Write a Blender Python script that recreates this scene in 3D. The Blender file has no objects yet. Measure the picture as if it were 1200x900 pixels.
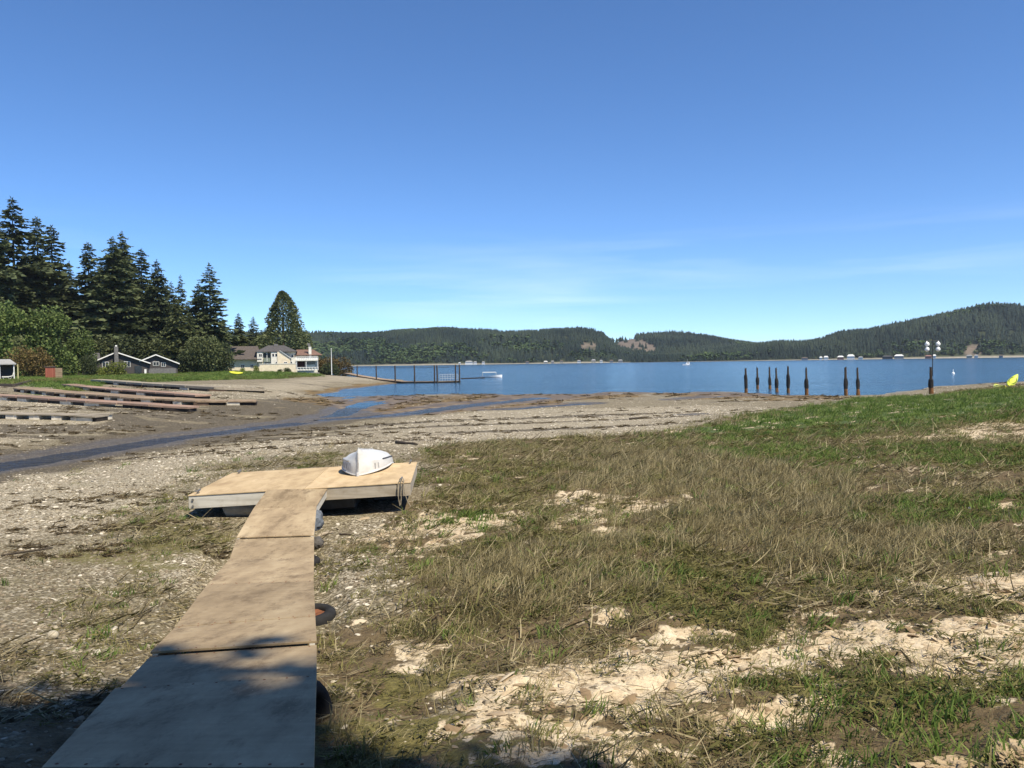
import bpy, bmesh, math, random
import numpy as np
from mathutils import Vector, Matrix

random.seed(7)
RNG = np.random.default_rng(7)
SC = bpy.context.scene
COL = SC.collection

# ------------------------------------------------------------------ camera
FPX = 942.0                       # focal length in pixels of a 1200 px wide frame
PITCH = math.atan(26 / FPX)
ROLL = math.radians(0.788)
CAM = np.array([0.0, 0.0, 3.7])
_f = np.array([0, math.cos(PITCH), -math.sin(PITCH)])
_u0 = np.array([0, math.sin(PITCH), math.cos(PITCH)])
_r0 = np.array([1.0, 0, 0])
_r = math.cos(ROLL) * _r0 - math.sin(ROLL) * _u0
_u = math.sin(ROLL) * _r0 + math.cos(ROLL) * _u0
cd = bpy.data.cameras.new("camera")
cam = bpy.data.objects.new("camera", cd)
COL.objects.link(cam)
cd.sensor_width = 36.0
cd.lens = 36.0 * FPX / 1200.0
cd.clip_start = 0.1
cd.clip_end = 20000
cam.matrix_world = Matrix(((_r[0], _u[0], -_f[0], CAM[0]), (_r[1], _u[1], -_f[1], CAM[1]),
                           (_r[2], _u[2], -_f[2], CAM[2]), (0, 0, 0, 1)))
SC.camera = cam

# ------------------------------------------------------------------ light
SUN_EL = math.radians(57)
SUN_AZ = math.radians(43)         # from straight behind the camera round to the right
TO_SUN = Vector((math.sin(SUN_AZ) * math.cos(SUN_EL), -math.cos(SUN_AZ) * math.cos(SUN_EL), math.sin(SUN_EL)))
W = bpy.data.worlds.new("World")
SC.world = W
W.use_nodes = True
nt = W.node_tree
nt.nodes.clear()
wo = nt.nodes.new("ShaderNodeOutputWorld")
bg = nt.nodes.new("ShaderNodeBackground")
sky = nt.nodes.new("ShaderNodeTexSky")
sky.sky_type = 'NISHITA'
sky.sun_disc = False
sky.sun_elevation = SUN_EL
sky.sun_rotation = math.atan2(TO_SUN.x, TO_SUN.y)
sky.altitude = 0
sky.air_density = 0.6
sky.dust_density = 0.1
sky.ozone_density = 5.0
bg.inputs['Strength'].default_value = 0.135
# thin cirrus low in the sky, all the way round
tc = nt.nodes.new("ShaderNodeTexCoord")
sep = nt.nodes.new("ShaderNodeSeparateXYZ")
nt.links.new(tc.outputs['Generated'], sep.inputs[0])
mp = nt.nodes.new("ShaderNodeMapping")
mp.inputs['Scale'].default_value = (1.6, 1.6, 22.0)
mp.inputs['Rotation'].default_value = (0.0, math.radians(-5), 0.0)
mp.inputs['Location'].default_value = (0.15, 7.32, 8.21)
nt.links.new(tc.outputs['Generated'], mp.inputs[0])
cn = nt.nodes.new("ShaderNodeTexNoise")
cn.inputs['Scale'].default_value = 1.5
cn.inputs['Detail'].default_value = 7
cn.inputs['Roughness'].default_value = 0.55
cn.inputs['Distortion'].default_value = 0.3
nt.links.new(mp.outputs[0], cn.inputs['Vector'])
cr = nt.nodes.new("ShaderNodeValToRGB")
cr.color_ramp.elements[0].position = 0.46
cr.color_ramp.elements[1].position = 0.76
nt.links.new(cn.outputs[0], cr.inputs[0])
band = nt.nodes.new("ShaderNodeMapRange")
band.inputs['From Min'].default_value = 0.17
band.inputs['From Max'].default_value = 0.07
band.inputs['To Min'].default_value = 0.0
band.inputs['To Max'].default_value = 0.5
nt.links.new(sep.outputs['Z'], band.inputs[0])
pn = nt.nodes.new("ShaderNodeTexNoise")          # where the cirrus lies at all
pn.inputs['Scale'].default_value = 1.0
pn.inputs['Detail'].default_value = 2
pm = nt.nodes.new("ShaderNodeMapping")
pm.inputs['Scale'].default_value = (1.5, 1.5, 3.0)
pm.inputs['Location'].default_value = (5.73, 2.43, 0.37)
nt.links.new(tc.outputs['Generated'], pm.inputs[0])
nt.links.new(pm.outputs[0], pn.inputs['Vector'])
pr_ = nt.nodes.new("ShaderNodeMapRange")
pr_.inputs['From Min'].default_value = 0.44
pr_.inputs['From Max'].default_value = 0.60
nt.links.new(pn.outputs[0], pr_.inputs[0])
m0_ = nt.nodes.new("ShaderNodeMath")
m0_.operation = 'MULTIPLY'
nt.links.new(cr.outputs[0], m0_.inputs[0])
nt.links.new(pr_.outputs[0], m0_.inputs[1])
mm = nt.nodes.new("ShaderNodeMath")
mm.operation = 'MULTIPLY'
nt.links.new(m0_.outputs[0], mm.inputs[0])
nt.links.new(band.outputs[0], mm.inputs[1])
hs = nt.nodes.new("ShaderNodeHueSaturation")
hs.inputs['Saturation'].default_value = 1.07
wb = nt.nodes.new("ShaderNodeMixRGB")            # the phone's cool white balance
wb.blend_type = 'MULTIPLY'
wb.inputs[0].default_value = 1.0
wb.inputs[2].default_value = (0.92, 1.015, 1.09, 1)
nt.links.new(sky.outputs[0], wb.inputs[1])
nt.links.new(wb.outputs[0], hs.inputs['Color'])
cmix = nt.nodes.new("ShaderNodeMixRGB")
cmix.inputs[2].default_value = (8.0, 8.6, 9.2, 1)
nt.links.new(mm.outputs[0], cmix.inputs[0])
nt.links.new(hs.outputs[0], cmix.inputs[1])
nt.links.new(cmix.outputs[0], bg.inputs['Color'])
nt.links.new(bg.outputs[0], wo.inputs['Surface'])

sd = bpy.data.lights.new("sun", 'SUN')
sd.energy = 5.0
sd.angle = math.radians(0.5)
sd.color = (1.0, 0.90, 0.72)
sun = bpy.data.objects.new("sun", sd)
COL.objects.link(sun)
sun.rotation_euler = TO_SUN.to_track_quat('Z', 'Y').to_euler()
SC.view_settings.view_transform = 'Standard'
SC.view_settings.look = 'None'
SC.view_settings.gamma = 1.0
SC.view_settings.exposure = 0.46

SC.render.engine = 'CYCLES'
SC.cycles.use_denoising = True
SC.cycles.denoiser = 'OPENIMAGEDENOISE'
SC.cycles.denoising_input_passes = 'RGB_ALBEDO_NORMAL'
SC.cycles.denoising_prefilter = 'ACCURATE'
SC.cycles.max_bounces = 5
SC.cycles.diffuse_bounces = 2
SC.cycles.glossy_bounces = 3
SC.cycles.transparent_max_bounces = 6

# ------------------------------------------------------------------ helpers
def ray(px, py):
    return _f + (px - 600) / FPX * _r + (450 - py) / FPX * _u

def at(px, py, Y):
    d = ray(px, py)
    return Vector(CAM + d * (Y / d[1]))

def onz(px, py, z):
    d = ray(px, py)
    return Vector(CAM + d * ((z - CAM[2]) / d[2]))

def _hash(ix, iy, seed):
    h = (ix.astype(np.int64) * 374761393 + iy.astype(np.int64) * 668265263 + seed * 144269504) & 0xffffffff
    h = ((h ^ (h >> 13)) * 1274126177) & 0xffffffff
    h = h ^ (h >> 16)
    return h / 4294967295.0

def vnoise(x, y, seed=0):
    ix = np.floor(x); iy = np.floor(y)
    fx = x - ix; fy = y - iy
    fx = fx * fx * fx * (fx * (fx * 6 - 15) + 10)
    fy = fy * fy * fy * (fy * (fy * 6 - 15) + 10)
    a = _hash(ix, iy, seed); b = _hash(ix + 1, iy, seed)
    c = _hash(ix, iy + 1, seed); d = _hash(ix + 1, iy + 1, seed)
    return (a * (1 - fx) + b * fx) * (1 - fy) + (c * (1 - fx) + d * fx) * fy

def fbm(x, y, seed=0, octs=4, gain=0.5):
    x = np.asarray(x, float); y = np.asarray(y, float)
    t = np.zeros(np.broadcast(x, y).shape); amp = 1.0; tot = 0
    for o in range(octs):
        t = t + amp * vnoise(x * 2 ** o + 17.3 * o, y * 2 ** o - 9.1 * o, seed + o)
        tot += amp; amp *= gain
    return t / tot

def sstep(a, b, x):
    t = np.clip((x - a) / (b - a), 0, 1)
    return t * t * (3 - 2 * t)

def link(o, parent=None):
    COL.objects.link(o)
    if parent is not None:
        o.parent = parent
    return o

def mesh_np(name, verts, faces, mat=None, parent=None, smooth=False, linkit=True):
    """verts (n,3) array, faces (m,k) array of one polygon size, or list of such arrays"""
    me = bpy.data.meshes.new(name)
    verts = np.ascontiguousarray(verts, dtype=np.float32)
    fl = faces if isinstance(faces, list) else [faces]
    fl = [np.asarray(f, dtype=np.int32) for f in fl if len(f)]
    nl = sum(f.size for f in fl); nf = sum(len(f) for f in fl)
    me.vertices.add(len(verts)); me.vertices.foreach_set('co', verts.ravel())
    me.loops.add(nl); me.loops.foreach_set('vertex_index', np.concatenate([f.ravel() for f in fl]))
    me.polygons.add(nf)
    tot = np.concatenate([np.full(len(f), f.shape[1], np.int32) for f in fl])
    st = np.concatenate(([0], np.cumsum(tot)[:-1])).astype(np.int32)
    me.polygons.foreach_set('loop_start', st)
    if smooth:
        me.polygons.foreach_set('use_smooth', np.ones(nf, bool))
    me.update(calc_edges=True)
    me.validate()
    if mat is not None:
        me.materials.append(mat)
    o = bpy.data.objects.new(name, me)
    if linkit:
        link(o, parent)
    return o

class MB:
    """collects shapes into one mesh"""
    def __init__(s):
        s.v = []; s.f = []
    def add(s, vs, fs):
        o = len(s.v)
        s.v += [tuple(v) for v in vs]
        s.f += [tuple(i + o for i in f) for f in fs]
        return s
    def hexa(s, c8):
        """8 corners: bottom 4 counter-clockwise, top 4"""
        return s.add(c8, [(0, 3, 2, 1), (4, 5, 6, 7), (0, 1, 5, 4), (1, 2, 6, 5), (2, 3, 7, 6), (3, 0, 4, 7)])
    def box(s, x0, x1, y0, y1, z0, z1):
        return s.hexa([(x0, y0, z0), (x1, y0, z0), (x1, y1, z0), (x0, y1, z0),
                       (x0, y0, z1), (x1, y0, z1), (x1, y1, z1), (x0, y1, z1)])
    def tube(s, pts, radii, n=8, caps=True, flat=1.0, jit=0, rng=None):
        pts = [Vector(p) for p in pts]
        if not isinstance(radii, (list, tuple)):
            radii = [radii] * len(pts)
        o = len(s.v); side = None
        for i, p in enumerate(pts):
            d = (pts[min(i + 1, len(pts) - 1)] - pts[max(i - 1, 0)]).normalized()
            if side is None:
                side = d.orthogonal().normalized()
            side = (side - d * side.dot(d)).normalized()
            up = d.cross(side)
            for k in range(n):
                a = 2 * math.pi * k / n
                rr = radii[i] * (1 + (rng.uniform(-jit, jit) if rng else 0))
                s.v.append(tuple(p + side * (math.cos(a) * rr) + up * (math.sin(a) * rr * flat)))
        for i in range(len(pts) - 1):
            for k in range(n):
                a = o + i * n + k; b = o + i * n + (k + 1) % n
                s.f.append((a, b, b + n, a + n))
        if caps:
            s.f.append(tuple(o + k for k in range(n))[::-1])
            s.f.append(tuple(o + (len(pts) - 1) * n + k for k in range(n)))
        return s
    def build(s, name, mat, parent=None, smooth=False, bevel=0.0, local=None):
        me = bpy.data.meshes.new(name)
        vs = s.v if local is None else [tuple(Vector(v) - Vector(local)) for v in s.v]
        me.from_pydata(vs, [], s.f)
        bm = bmesh.new(); bm.from_mesh(me)
        bmesh.ops.recalc_face_normals(bm, faces=bm.faces)
        if bevel:
            bmesh.ops.bevel(bm, geom=[e for e in bm.edges], offset=bevel, segments=1, affect='EDGES', profile=0.7)
        if smooth:
            for f in bm.faces: f.smooth = True
        bm.to_mesh(me); bm.free()
        if mat is not None: me.materials.append(mat)
        return link(bpy.data.objects.new(name, me), parent)

def tag(o, label, cat, group=None, kind=None):
    if label: o['label'] = label
    if cat: o['category'] = cat
    if group: o['group'] = group
    if kind: o['kind'] = kind
    return o

def empty(name, loc, rz=0.0, label=None, cat=None, group=None):
    o = bpy.data.objects.new(name, None)
    o.empty_display_size = 0.2
    o.location = loc; o.rotation_euler = (0, 0, rz)
    link(o)
    return tag(o, label, cat, group)

def copy_tree(o, parent=None):
    c = o.copy(); link(c, parent)
    if parent is not None:
        c.matrix_parent_inverse = o.matrix_parent_inverse.copy()
    for ch in list(o.children):
        copy_tree(ch, c)
    return c

def struct(o):
    o['kind'] = 'structure'
    return o

# ------------------------------------------------------------------ materials
class NM:
    """small node-material builder"""
    def __init__(s, name, rough=0.85, spec=0.3):
        s.m = bpy.data.materials.new(name); s.m.use_nodes = True
        s.t = s.m.node_tree
        s.b = s.t.nodes['Principled BSDF']
        s.b.inputs['Roughness'].default_value = rough
        s.b.inputs['Specular IOR Level'].default_value = spec
        s.tc = None
    def n(s, typ, **kw):
        nd = s.t.nodes.new(typ)
        for k, v in kw.items():
            if k.startswith('_'): setattr(nd, k[1:], v)
            else: nd.inputs[k].default_value = v
        return nd
    def l(s, a, b):
        s.t.links.new(a, b)
    def coord(s, which='Object', scale=(1, 1, 1)):
        if s.tc is None: s.tc = s.n('ShaderNodeTexCoord')
        if scale == (1, 1, 1): return s.tc.outputs[which]
        m = s.n('ShaderNodeMapping'); m.inputs['Scale'].default_value = scale
        s.l(s.tc.outputs[which], m.inputs[0])
        return m.outputs[0]
    def noise(s, scale, detail=4, rough=0.55, vec=None, dist=0.0, which='Fac'):
        nd = s.n('ShaderNodeTexNoise', Scale=scale, Detail=detail, Roughness=rough, Distortion=dist)
        s.l(vec if vec is not None else s.coord(), nd.inputs['Vector'])
        return nd.outputs[which]
    def voro(s, scale, vec=None, feature='F1', which='Distance', rand=1.0):
        nd = s.n('ShaderNodeTexVoronoi', Scale=scale, Randomness=rand)
        nd.feature = feature
        s.l(vec if vec is not None else s.coord(), nd.inputs['Vector'])
        return nd.outputs[which]
    def ramp(s, fac, stops, interp='LINEAR'):
        nd = s.n('ShaderNodeValToRGB'); cr = nd.color_ramp; cr.interpolation = interp
        while len(cr.elements) < len(stops): cr.elements.new(0.5)
        for e, (p, c) in zip(cr.elements, stops):
            e.position = p
            e.color = (*c, 1) if isinstance(c, (tuple, list)) else (c, c, c, 1)
        s.l(fac, nd.inputs[0])
        return nd.outputs[0]
    def mix(s, fac, a, b, mode='MIX'):
        nd = s.n('ShaderNodeMixRGB'); nd.blend_type = mode
        for sock, v in ((nd.inputs[0], fac), (nd.inputs[1], a), (nd.inputs[2], b)):
            if hasattr(v, 'links'): s.l(v, sock)
            elif isinstance(v, (tuple, list)): sock.default_value = (*v[:3], 1)
            else: sock.default_value = v if sock == nd.inputs[0] else (v, v, v, 1)
        return nd.outputs[0]
    def math(s, op, a, b=0.0, clamp=False):
        nd = s.n('ShaderNodeMath'); nd.operation = op; nd.use_clamp = clamp
        for sock, v in ((nd.inputs[0], a), (nd.inputs[1], b)):
            if hasattr(v, 'links'): s.l(v, sock)
            else: sock.default_value = v
        return nd.outputs[0]
    def maprange(s, v, a, b, c=0.0, d=1.0, smooth=True):
        nd = s.n('ShaderNodeMapRange')
        nd.interpolation_type = 'SMOOTHSTEP' if smooth else 'LINEAR'
        nd.inputs['From Min'].default_value = a; nd.inputs['From Max'].default_value = b
        nd.inputs['To Min'].default_value = c; nd.inputs['To Max'].default_value = d
        s.l(v, nd.inputs[0])
        return nd.outputs[0]
    def bump(s, h, strength=0.4, dist=0.02, nrm=None):
        nd = s.n('ShaderNodeBump', Strength=strength, Distance=dist)
        s.l(h, nd.inputs['Height'])
        if nrm is not None: s.l(nrm, nd.inputs['Normal'])
        s.l(nd.outputs[0], s.b.inputs['Normal'])
        return nd.outputs[0]
    def color(s, v):
        if hasattr(v, 'links'): s.l(v, s.b.inputs['Base Color'])
        else: s.b.inputs['Base Color'].default_value = (*v, 1)
        return s

def simple(name, c, var=0.25, scale=3.0, rough=0.8, spec=0.3, bump=0.0, metallic=0.0, detail=5):
    m = NM(name, rough, spec)
    n = m.noise(scale, detail, 0.6)
    lo = tuple(x * (1 - var) for x in c); hi = tuple(min(1, x * (1 + var)) for x in c)
    m.color(m.ramp(n, [(0.3, lo), (0.7, hi)]))
    m.b.inputs['Metallic'].default_value = metallic
    if bump:
        m.bump(m.noise(scale * 6, 4, 0.6), bump, 0.01)
    return m.m

M = {}
def wood(name, lo, mid, hi, axis, stain=None, rough=0.8, grain=26.0, bump=0.25, stain_amt=0.5):
    """weathered wood: grain stretched along one axis, with stains"""
    m = NM(name, rough, 0.25)
    sc = [1.0, 1.0, 1.0]; sc[axis] = 0.06
    g = m.noise(grain, 6, 0.65, m.coord('Object', tuple(sc)), 0.4)
    c = m.ramp(g, [(0.25, lo), (0.5, mid), (0.78, hi)])
    if stain:
        s1 = m.noise(1.3, 5, 0.6, m.coord('Object', (1, 1, 1)), 0.6)
        c = m.mix(m.maprange(s1, 0.48, 0.72, 0, stain_amt), c, stain)
        s2 = m.noise(6.0, 4, 0.6)
        c = m.mix(m.maprange(s2, 0.55, 0.8, 0, stain_amt * 0.6), c, stain)
    oi = m.n('ShaderNodeObjectInfo')
    v = m.maprange(oi.outputs['Random'], 0, 1, 0.84, 1.12, False)
    c = m.mix(1.0, c, v, 'MULTIPLY')
    m.color(c)
    m.bump(g, bump, 0.004)
    M[name] = m.m
    return m.m

# ------------------------------------------------------------------ terrain
# heights read off the photograph: (pixel x, pixel y, height above the water)
CTRL = [
 # near marsh, right of the walkway
 (600, 900, 1.42), (900, 900, 1.45), (1200, 900, 1.62), (380, 900, 1.40), (700, 800, 1.35), (1100, 800, 1.50),
 (400, 800, 1.20), (400, 720, 1.03), (600, 700, 1.15), (900, 700, 1.25), (1200, 700, 1.42),
 (420, 640, 0.74), (600, 620, 0.95), (900, 620, 1.15), (1200, 620, 1.35),
 (500, 560, 0.78), (700, 560, 0.95), (950, 560, 1.12), (1200, 560, 1.38),
 (540, 525, 0.78), (700, 515, 0.85), (850, 510, 0.98), (1000, 500, 1.18), (1200, 500, 1.50),
 (860, 486, 0.80), (950, 474, 0.85), (1010, 466, 0.80), (1090, 463.5, 1.00), (1130, 459, 1.25), (1200, 453, 1.60),
 # left of the walkway
 (40, 880, 1.48), (100, 800, 1.18), (0, 740, 1.10), (200, 680, 0.86), (60, 640, 0.80), (200, 608, 0.76),
 (300, 605, 0.72), (0, 590, 0.68), (200, 560, 0.68), (300, 530, 0.62), (400, 520, 0.66),
 # the creek
 (0, 546, 0.42), (130, 524, 0.34), (200, 513, 0.29), (280, 503, 0.22), (380, 491, 0.13), (430, 476, 0.06),
 (0, 562, 0.48), (130, 538, 0.42), (300, 512, 0.30),
 # middle flats
 (480, 500, 0.40), (600, 495, 0.45), (750, 492, 0.55), (850, 480, 0.42), (500, 480, 0.18), (600, 474, 0.14),
 (700, 474, 0.22), (820, 471, 0.20), (650, 463, 0.02), (700, 466, 0.10), (930, 467, 0.22), (830, 464, 0.08),
 # waterline
 (370, 462, 0.0), (420, 462.8, 0.02), (500, 463.4, 0.0), (560, 462.0, 0.0), (700, 461.2, 0.0), (760, 459, 0.0),
 (820, 459.5, 0.0), (880, 461.8, 0.0), (940, 463, 0.0), (1000, 463.2, 0.02), (1060, 462.6, 0.10),
 (400, 456, 0.0), (440, 452, 0.0), (475, 447.6, 0.0), (480, 445.5, -0.1),
 # left beach and the bank
 (0, 520, 0.55), (150, 500, 0.55), (300, 485, 0.38), (0, 490, 0.95), (130, 487, 0.85), (220, 478, 0.75), (300, 470, 0.85),
 (340, 466, 0.35), (0, 466, 1.20), (150, 463, 1.15), (230, 465, 1.05), (310, 456, 1.05), (360, 452, 0.75),
 (400, 449, 0.55), (440, 446, 0.35), (0, 456, 1.55), (40, 449, 1.85), (110, 445, 1.75), (200, 447, 1.45),
 (300, 445, 1.30), (340, 443, 1.25), (380, 442, 1.0), (415, 441, 0.6),
 (30, 441.0, 1.95), (150, 440, 1.85), (230, 439, 1.75), (320, 438, 1.7), (370, 437.2, 1.5), (400, 435.8, 1.3),
]
_cp = []
for px, py, z in CTRL:
    p = onz(px, py, z)
    _cp.append((p.x / p.y, math.log(p.y), z))
# off-frame and far points straight in world space: x, y, z
for x, y, z in [(-6, 2.0, 1.5), (0, 1.5, 1.5), (6, 1.5, 1.6), (-10, 5, 1.2), (12, 6, 1.6), (-25, 12, 0.9), (25, 14, 1.6),
                (-45, 25, 0.7), (45, 30, 1.8), (80, 60, 2.0), (-75, 45, 1.3), (-110, 90, 2.2), (-150, 150, 2.4), (-190, 230, 2.6),
                (-120, 230, 2.3), (-70, 250, 2.0), (-150, 320, 3.0), (-90, 330, 2.4), (-62, 290, 1.4),
                (-45, 300, -1.2), (-30, 220, -1.2), (0, 170, -1.2), (40, 160, -1.2), (90, 140, -1.0), (-10, 130, -0.55),
                (20, 125, -0.5), (50, 120, -0.5), (60, 95, 0.5), (95, 110, 0.3), (150, 130, -0.6), (-18, 165, -0.7), (0, 300, -2.5), (100, 300, -2.5), (-300, 300, 3)]:
    _cp.append((x / y, math.log(y), z))
_cp = np.array(_cp)
_cs = np.array([2.2, 1.0])
def _phi(r2):
    return 0.5 * r2 * np.log(r2 + 1e-9)
_A = _cp[:, :2] * _cs
_d2 = ((_A[:, None, :] - _A[None, :, :]) ** 2).sum(-1)
_nc = len(_A)
_K = np.zeros((_nc + 3, _nc + 3))
_K[:_nc, :_nc] = _phi(_d2) + np.eye(_nc) * 0.0012
_K[:_nc, _nc] = 1; _K[:_nc, _nc + 1:] = _A
_K[_nc, :_nc] = 1; _K[_nc + 1:, :_nc] = _A.T
_w = np.linalg.solve(_K, np.concatenate([_cp[:, 2], np.zeros(3)]))

def zbase(x, y):
    x = np.asarray(x, float); y = np.maximum(np.asarray(y, float), 0.5)
    sh = x.shape
    x = x.ravel(); y = y.ravel()
    a = np.stack([np.clip(x / np.maximum(y, 1.6), -1.6, 1.4), np.log(np.clip(y, 1.6, 340))], 1) * _cs
    out = np.empty(len(x))
    for i in range(0, len(x), 60000):
        r2 = ((a[i:i + 60000, None, :] - _A[None]) ** 2).sum(-1)
        out[i:i + 60000] = _phi(r2) @ _w[:_nc] + _w[_nc] + a[i:i + 60000] @ _w[_nc + 1:]
    out = np.clip(out, -3.5, 3.2)
    land = sstep(-0.22, -0.34, x / np.maximum(y, 1))
    far = sstep(180, 330, y) * (1 - land) 
    out = out * (1 - far) + (-3.0) * far
    far2 = sstep(330, 420, y) * land
    out = out * (1 - far2) + 3.0 * far2
    return out.reshape(sh)

def ghit(px, py):
    """where the ray of a pixel meets the smooth ground"""
    z = 0.8
    for _ in range(30):
        p = onz(px, py, z)
        z = z * 0.5 + 0.5 * float(zbase(np.array([p.x]), np.array([p.y]))[0])
    return Vector((p.x, p.y, z))

# ---- creek lines in world space
def world_line(pts):
    return np.array([tuple(ghit(*p))[:2] for p in pts])
CREEKS = [  # (polyline, half width at start, at end, depth)
    (world_line([(-260, 583), (-120, 564), (0, 545), (60, 535), (130, 524), (200, 513), (280, 503), (340, 495.5), (385, 490), (408, 481), (420, 476), (432, 472)]), 1.3, 1.4, 0.20),
    (world_line([(372, 491.5), (430, 488), (480, 483.5), (520, 478), (560, 473), (600, 469.5), (628, 466)]), 1.2, 2.4, 0.16),
    (world_line([(560, 480), (600, 479), (640, 475.5), (690, 472.5)]), 0.7, 1.1, 0.13),
    (world_line([(783, 468.5), (815, 465.5), (850, 463.8)]), 0.6, 1.2, 0.13),
    (world_line([(800, 486), (818, 485)]), 0.5, 0.5, 0.11),
]
def poly_dist(x, y, line):
    """distance to a polyline, fraction along it, and nearest point"""
    best = np.full(x.shape, 1e9); frac = np.zeros(x.shape); bx = np.zeros(x.shape); by = np.zeros(x.shape)
    n = len(line) - 1
    for i in range(n):
        ax, ay = line[i]; dx, dy = line[i + 1] - line[i]
        t = np.clip(((x - ax) * dx + (y - ay) * dy) / (dx * dx + dy * dy), 0, 1)
        qx = ax + t * dx; qy = ay + t * dy
        d = np.hypot(x - qx, y - qy)
        m = d < best
        best = np.where(m, d, best); frac = np.where(m, (i + t) / n, frac)
        bx = np.where(m, qx, bx); by = np.where(m, qy, by)
    return best, frac, bx, by

def poly_sd(x, y, poly):
    """signed distance to a polygon, positive inside"""
    inside = np.zeros(x.shape, bool); best = np.full(x.shape, 1e9)
    n = len(poly)
    for i in range(n):
        ax, ay = poly[i]; bx, by = poly[(i + 1) % n]
        dx, dy = bx - ax, by - ay
        t = np.clip(((x - ax) * dx + (y - ay) * dy) / (dx * dx + dy * dy + 1e-12), 0, 1)
        best = np.minimum(best, np.hypot(x - ax - t * dx, y - ay - t * dy))
        c = ((ay > y) != (by > y)) & (x < (bx - ax) * (y - ay) / (by - ay + 1e-12) + ax)
        inside ^= c
    return np.where(inside, best, -best)

def region(x, y, pix, soft=0.06, wob=0.5, seed=0, ns=None):
    """soft-edged world-space patch whose corners were read off the photograph; edge softness follows its distance"""
    P = np.array([tuple(ghit(*p))[:2] for p in pix])
    w = np.zeros(x.shape)
    lo = P.min(0); hi = P.max(0)
    size = max(0.3, soft * float(np.median(P[:, 1])))
    sel = (x > lo[0] - 4 * size) & (x < hi[0] + 4 * size) & (y > lo[1] - 4 * size) & (y < hi[1] + 4 * size)
    if not sel.any(): return w
    xs, ys = x[sel], y[sel]
    k = ns or (0.8 / size)
    sd = poly_sd(xs, ys, P) + (fbm(xs * k, ys * k, 31 + seed, 5, 0.6) - 0.5) * size * 4 * wob
    w[sel] = sstep(-size, size, sd)
    return w

R_GRASS = [(376, 920), (378, 760), (430, 640), (480, 585), (490, 545), (500, 526), (560, 521), (650, 513), (770, 504), (840, 493),
           (900, 483), (960, 474), (1010, 467), (1060, 465.5), (1100, 464), (1140, 458), (1250, 450), (1420, 470), (1500, 640), (1400, 920)]
R_SAND = [
    [(545, 880), (500, 838), (560, 800), (630, 768), (720, 752), (800, 742), (870, 732), (1000, 722), (1100, 728), (1260, 735), (1300, 790),
     (1120, 792), (1020, 785), (940, 800), (890, 850), (830, 880), (700, 890), (620, 892)],
    [(620, 900), (560, 875), (640, 850), (760, 860), (900, 870), (880, 905)],
    [(412, 630), (440, 600), (520, 592), (590, 600), (570, 630), (505, 660), (430, 660)],
    [(1080, 735), (1140, 715), (1260, 700), (1260, 740), (1120, 745)],
    [(620, 586), (690, 577), (800, 574), (812, 596), (720, 605), (650, 602)],
    [(1070, 694), (1130, 672), (1260, 650), (1290, 715), (1180, 712), (1110, 704)],
    [(1010, 520), (1060, 510), (1110, 500), (1260, 488), (1280, 522), (1120, 522)],
]
R_GREEN = [
    [(875, 930), (890, 850), (945, 800), (1030, 792), (1200, 795), (1320, 800), (1350, 930)],
    [(780, 512), (850, 494), (910, 483), (1012, 466), (1140, 459), (1300, 452), (1300, 494), (1100, 500), (1010, 512), (900, 516)],
    [(810, 528), (900, 518), (1100, 524), (1300, 520), (1300, 556), (1050, 550), (900, 543)],
    [(1000, 598), (1080, 585), (1260, 575), (1280, 610), (1080, 615)],
    [(500, 615), (600, 596), (640, 608), (560, 622)],
]
R_MOSS = [[(376, 930), (378, 800), (470, 785), (560, 790), (520, 830), (560, 880), (640, 900), (640, 930)],
          [(690, 700), (760, 655), (870, 660), (1000, 690), (960, 722), (800, 740)]]
R_PEAT = [[(378, 800), (385, 745), (520, 738), (700, 735), (850, 690), (1010, 700), (1060, 726), (870, 738), (720, 756), (630, 775), (520, 800)],
          [(-40, 930), (-40, 850), (120, 838), (120, 930)]]
R_TALL = [[(470, 745), (500, 690), (600, 645), (700, 640), (765, 655), (745, 715), (640, 740), (540, 748)],
          [(640, 570), (700, 530), (900, 530), (1000, 560), (1200, 640), (1060, 690), (900, 660), (760, 620)]]
R_BAREDRY = [[(376, 640), (385, 612), (470, 585), (490, 600), (430, 650), (420, 760), (376, 760)]]
R_LEFTGRASS = [[(70, 745), (110, 705), (180, 680), (250, 690), (240, 712), (170, 735)],
               [(-60, 850), (-60, 770), (40, 760), (130, 750), (190, 742), (170, 790), (110, 840), (20, 860)],
               [(110, 600), (190, 588), (230, 600), (270, 600), (290, 640), (200, 665), (130, 650)],
               [(225, 562), (270, 548), (330, 538), (400, 533), (395, 545), (290, 556)],
               [(150, 590), (165, 578), (200, 582), (190, 592)]]
R_ALGAE = [[(60, 700), (90, 615), (200, 590), (290, 610), (260, 660), (150, 690)]]
R_SHELL = [[(120, 668), (160, 648), (240, 650), (262, 668), (200, 690), (150, 690)],
           [(-100, 640), (-100, 560), (60, 555), (250, 525), (330, 515), (400, 508), (420, 520), (250, 545), (100, 620)],
           [(400, 520), (430, 500), (560, 482), (700, 478), (880, 474), (900, 480), (800, 498), (640, 512), (500, 524)],
           [(376, 680), (400, 610), (440, 600), (440, 700), (400, 760)],
           [(-40, 470), (60, 465), (330, 449), (420, 441.5), (452, 446), (380, 452), (330, 461), (230, 469), (100, 480), (-40, 487)],
           [(-100, 492), (100, 492), (130, 500), (80, 511), (-100, 523)]]
R_MUD = [[(-200, 600), (-200, 560), (0, 527), (160, 505), (240, 492), (260, 475), (330, 468), (430, 464), (440, 470), (470, 486), (380, 500), (240, 520), (100, 545), (0, 562)],
         [(120, 505), (130, 482), (220, 476), (320, 474), (300, 492)]]
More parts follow.
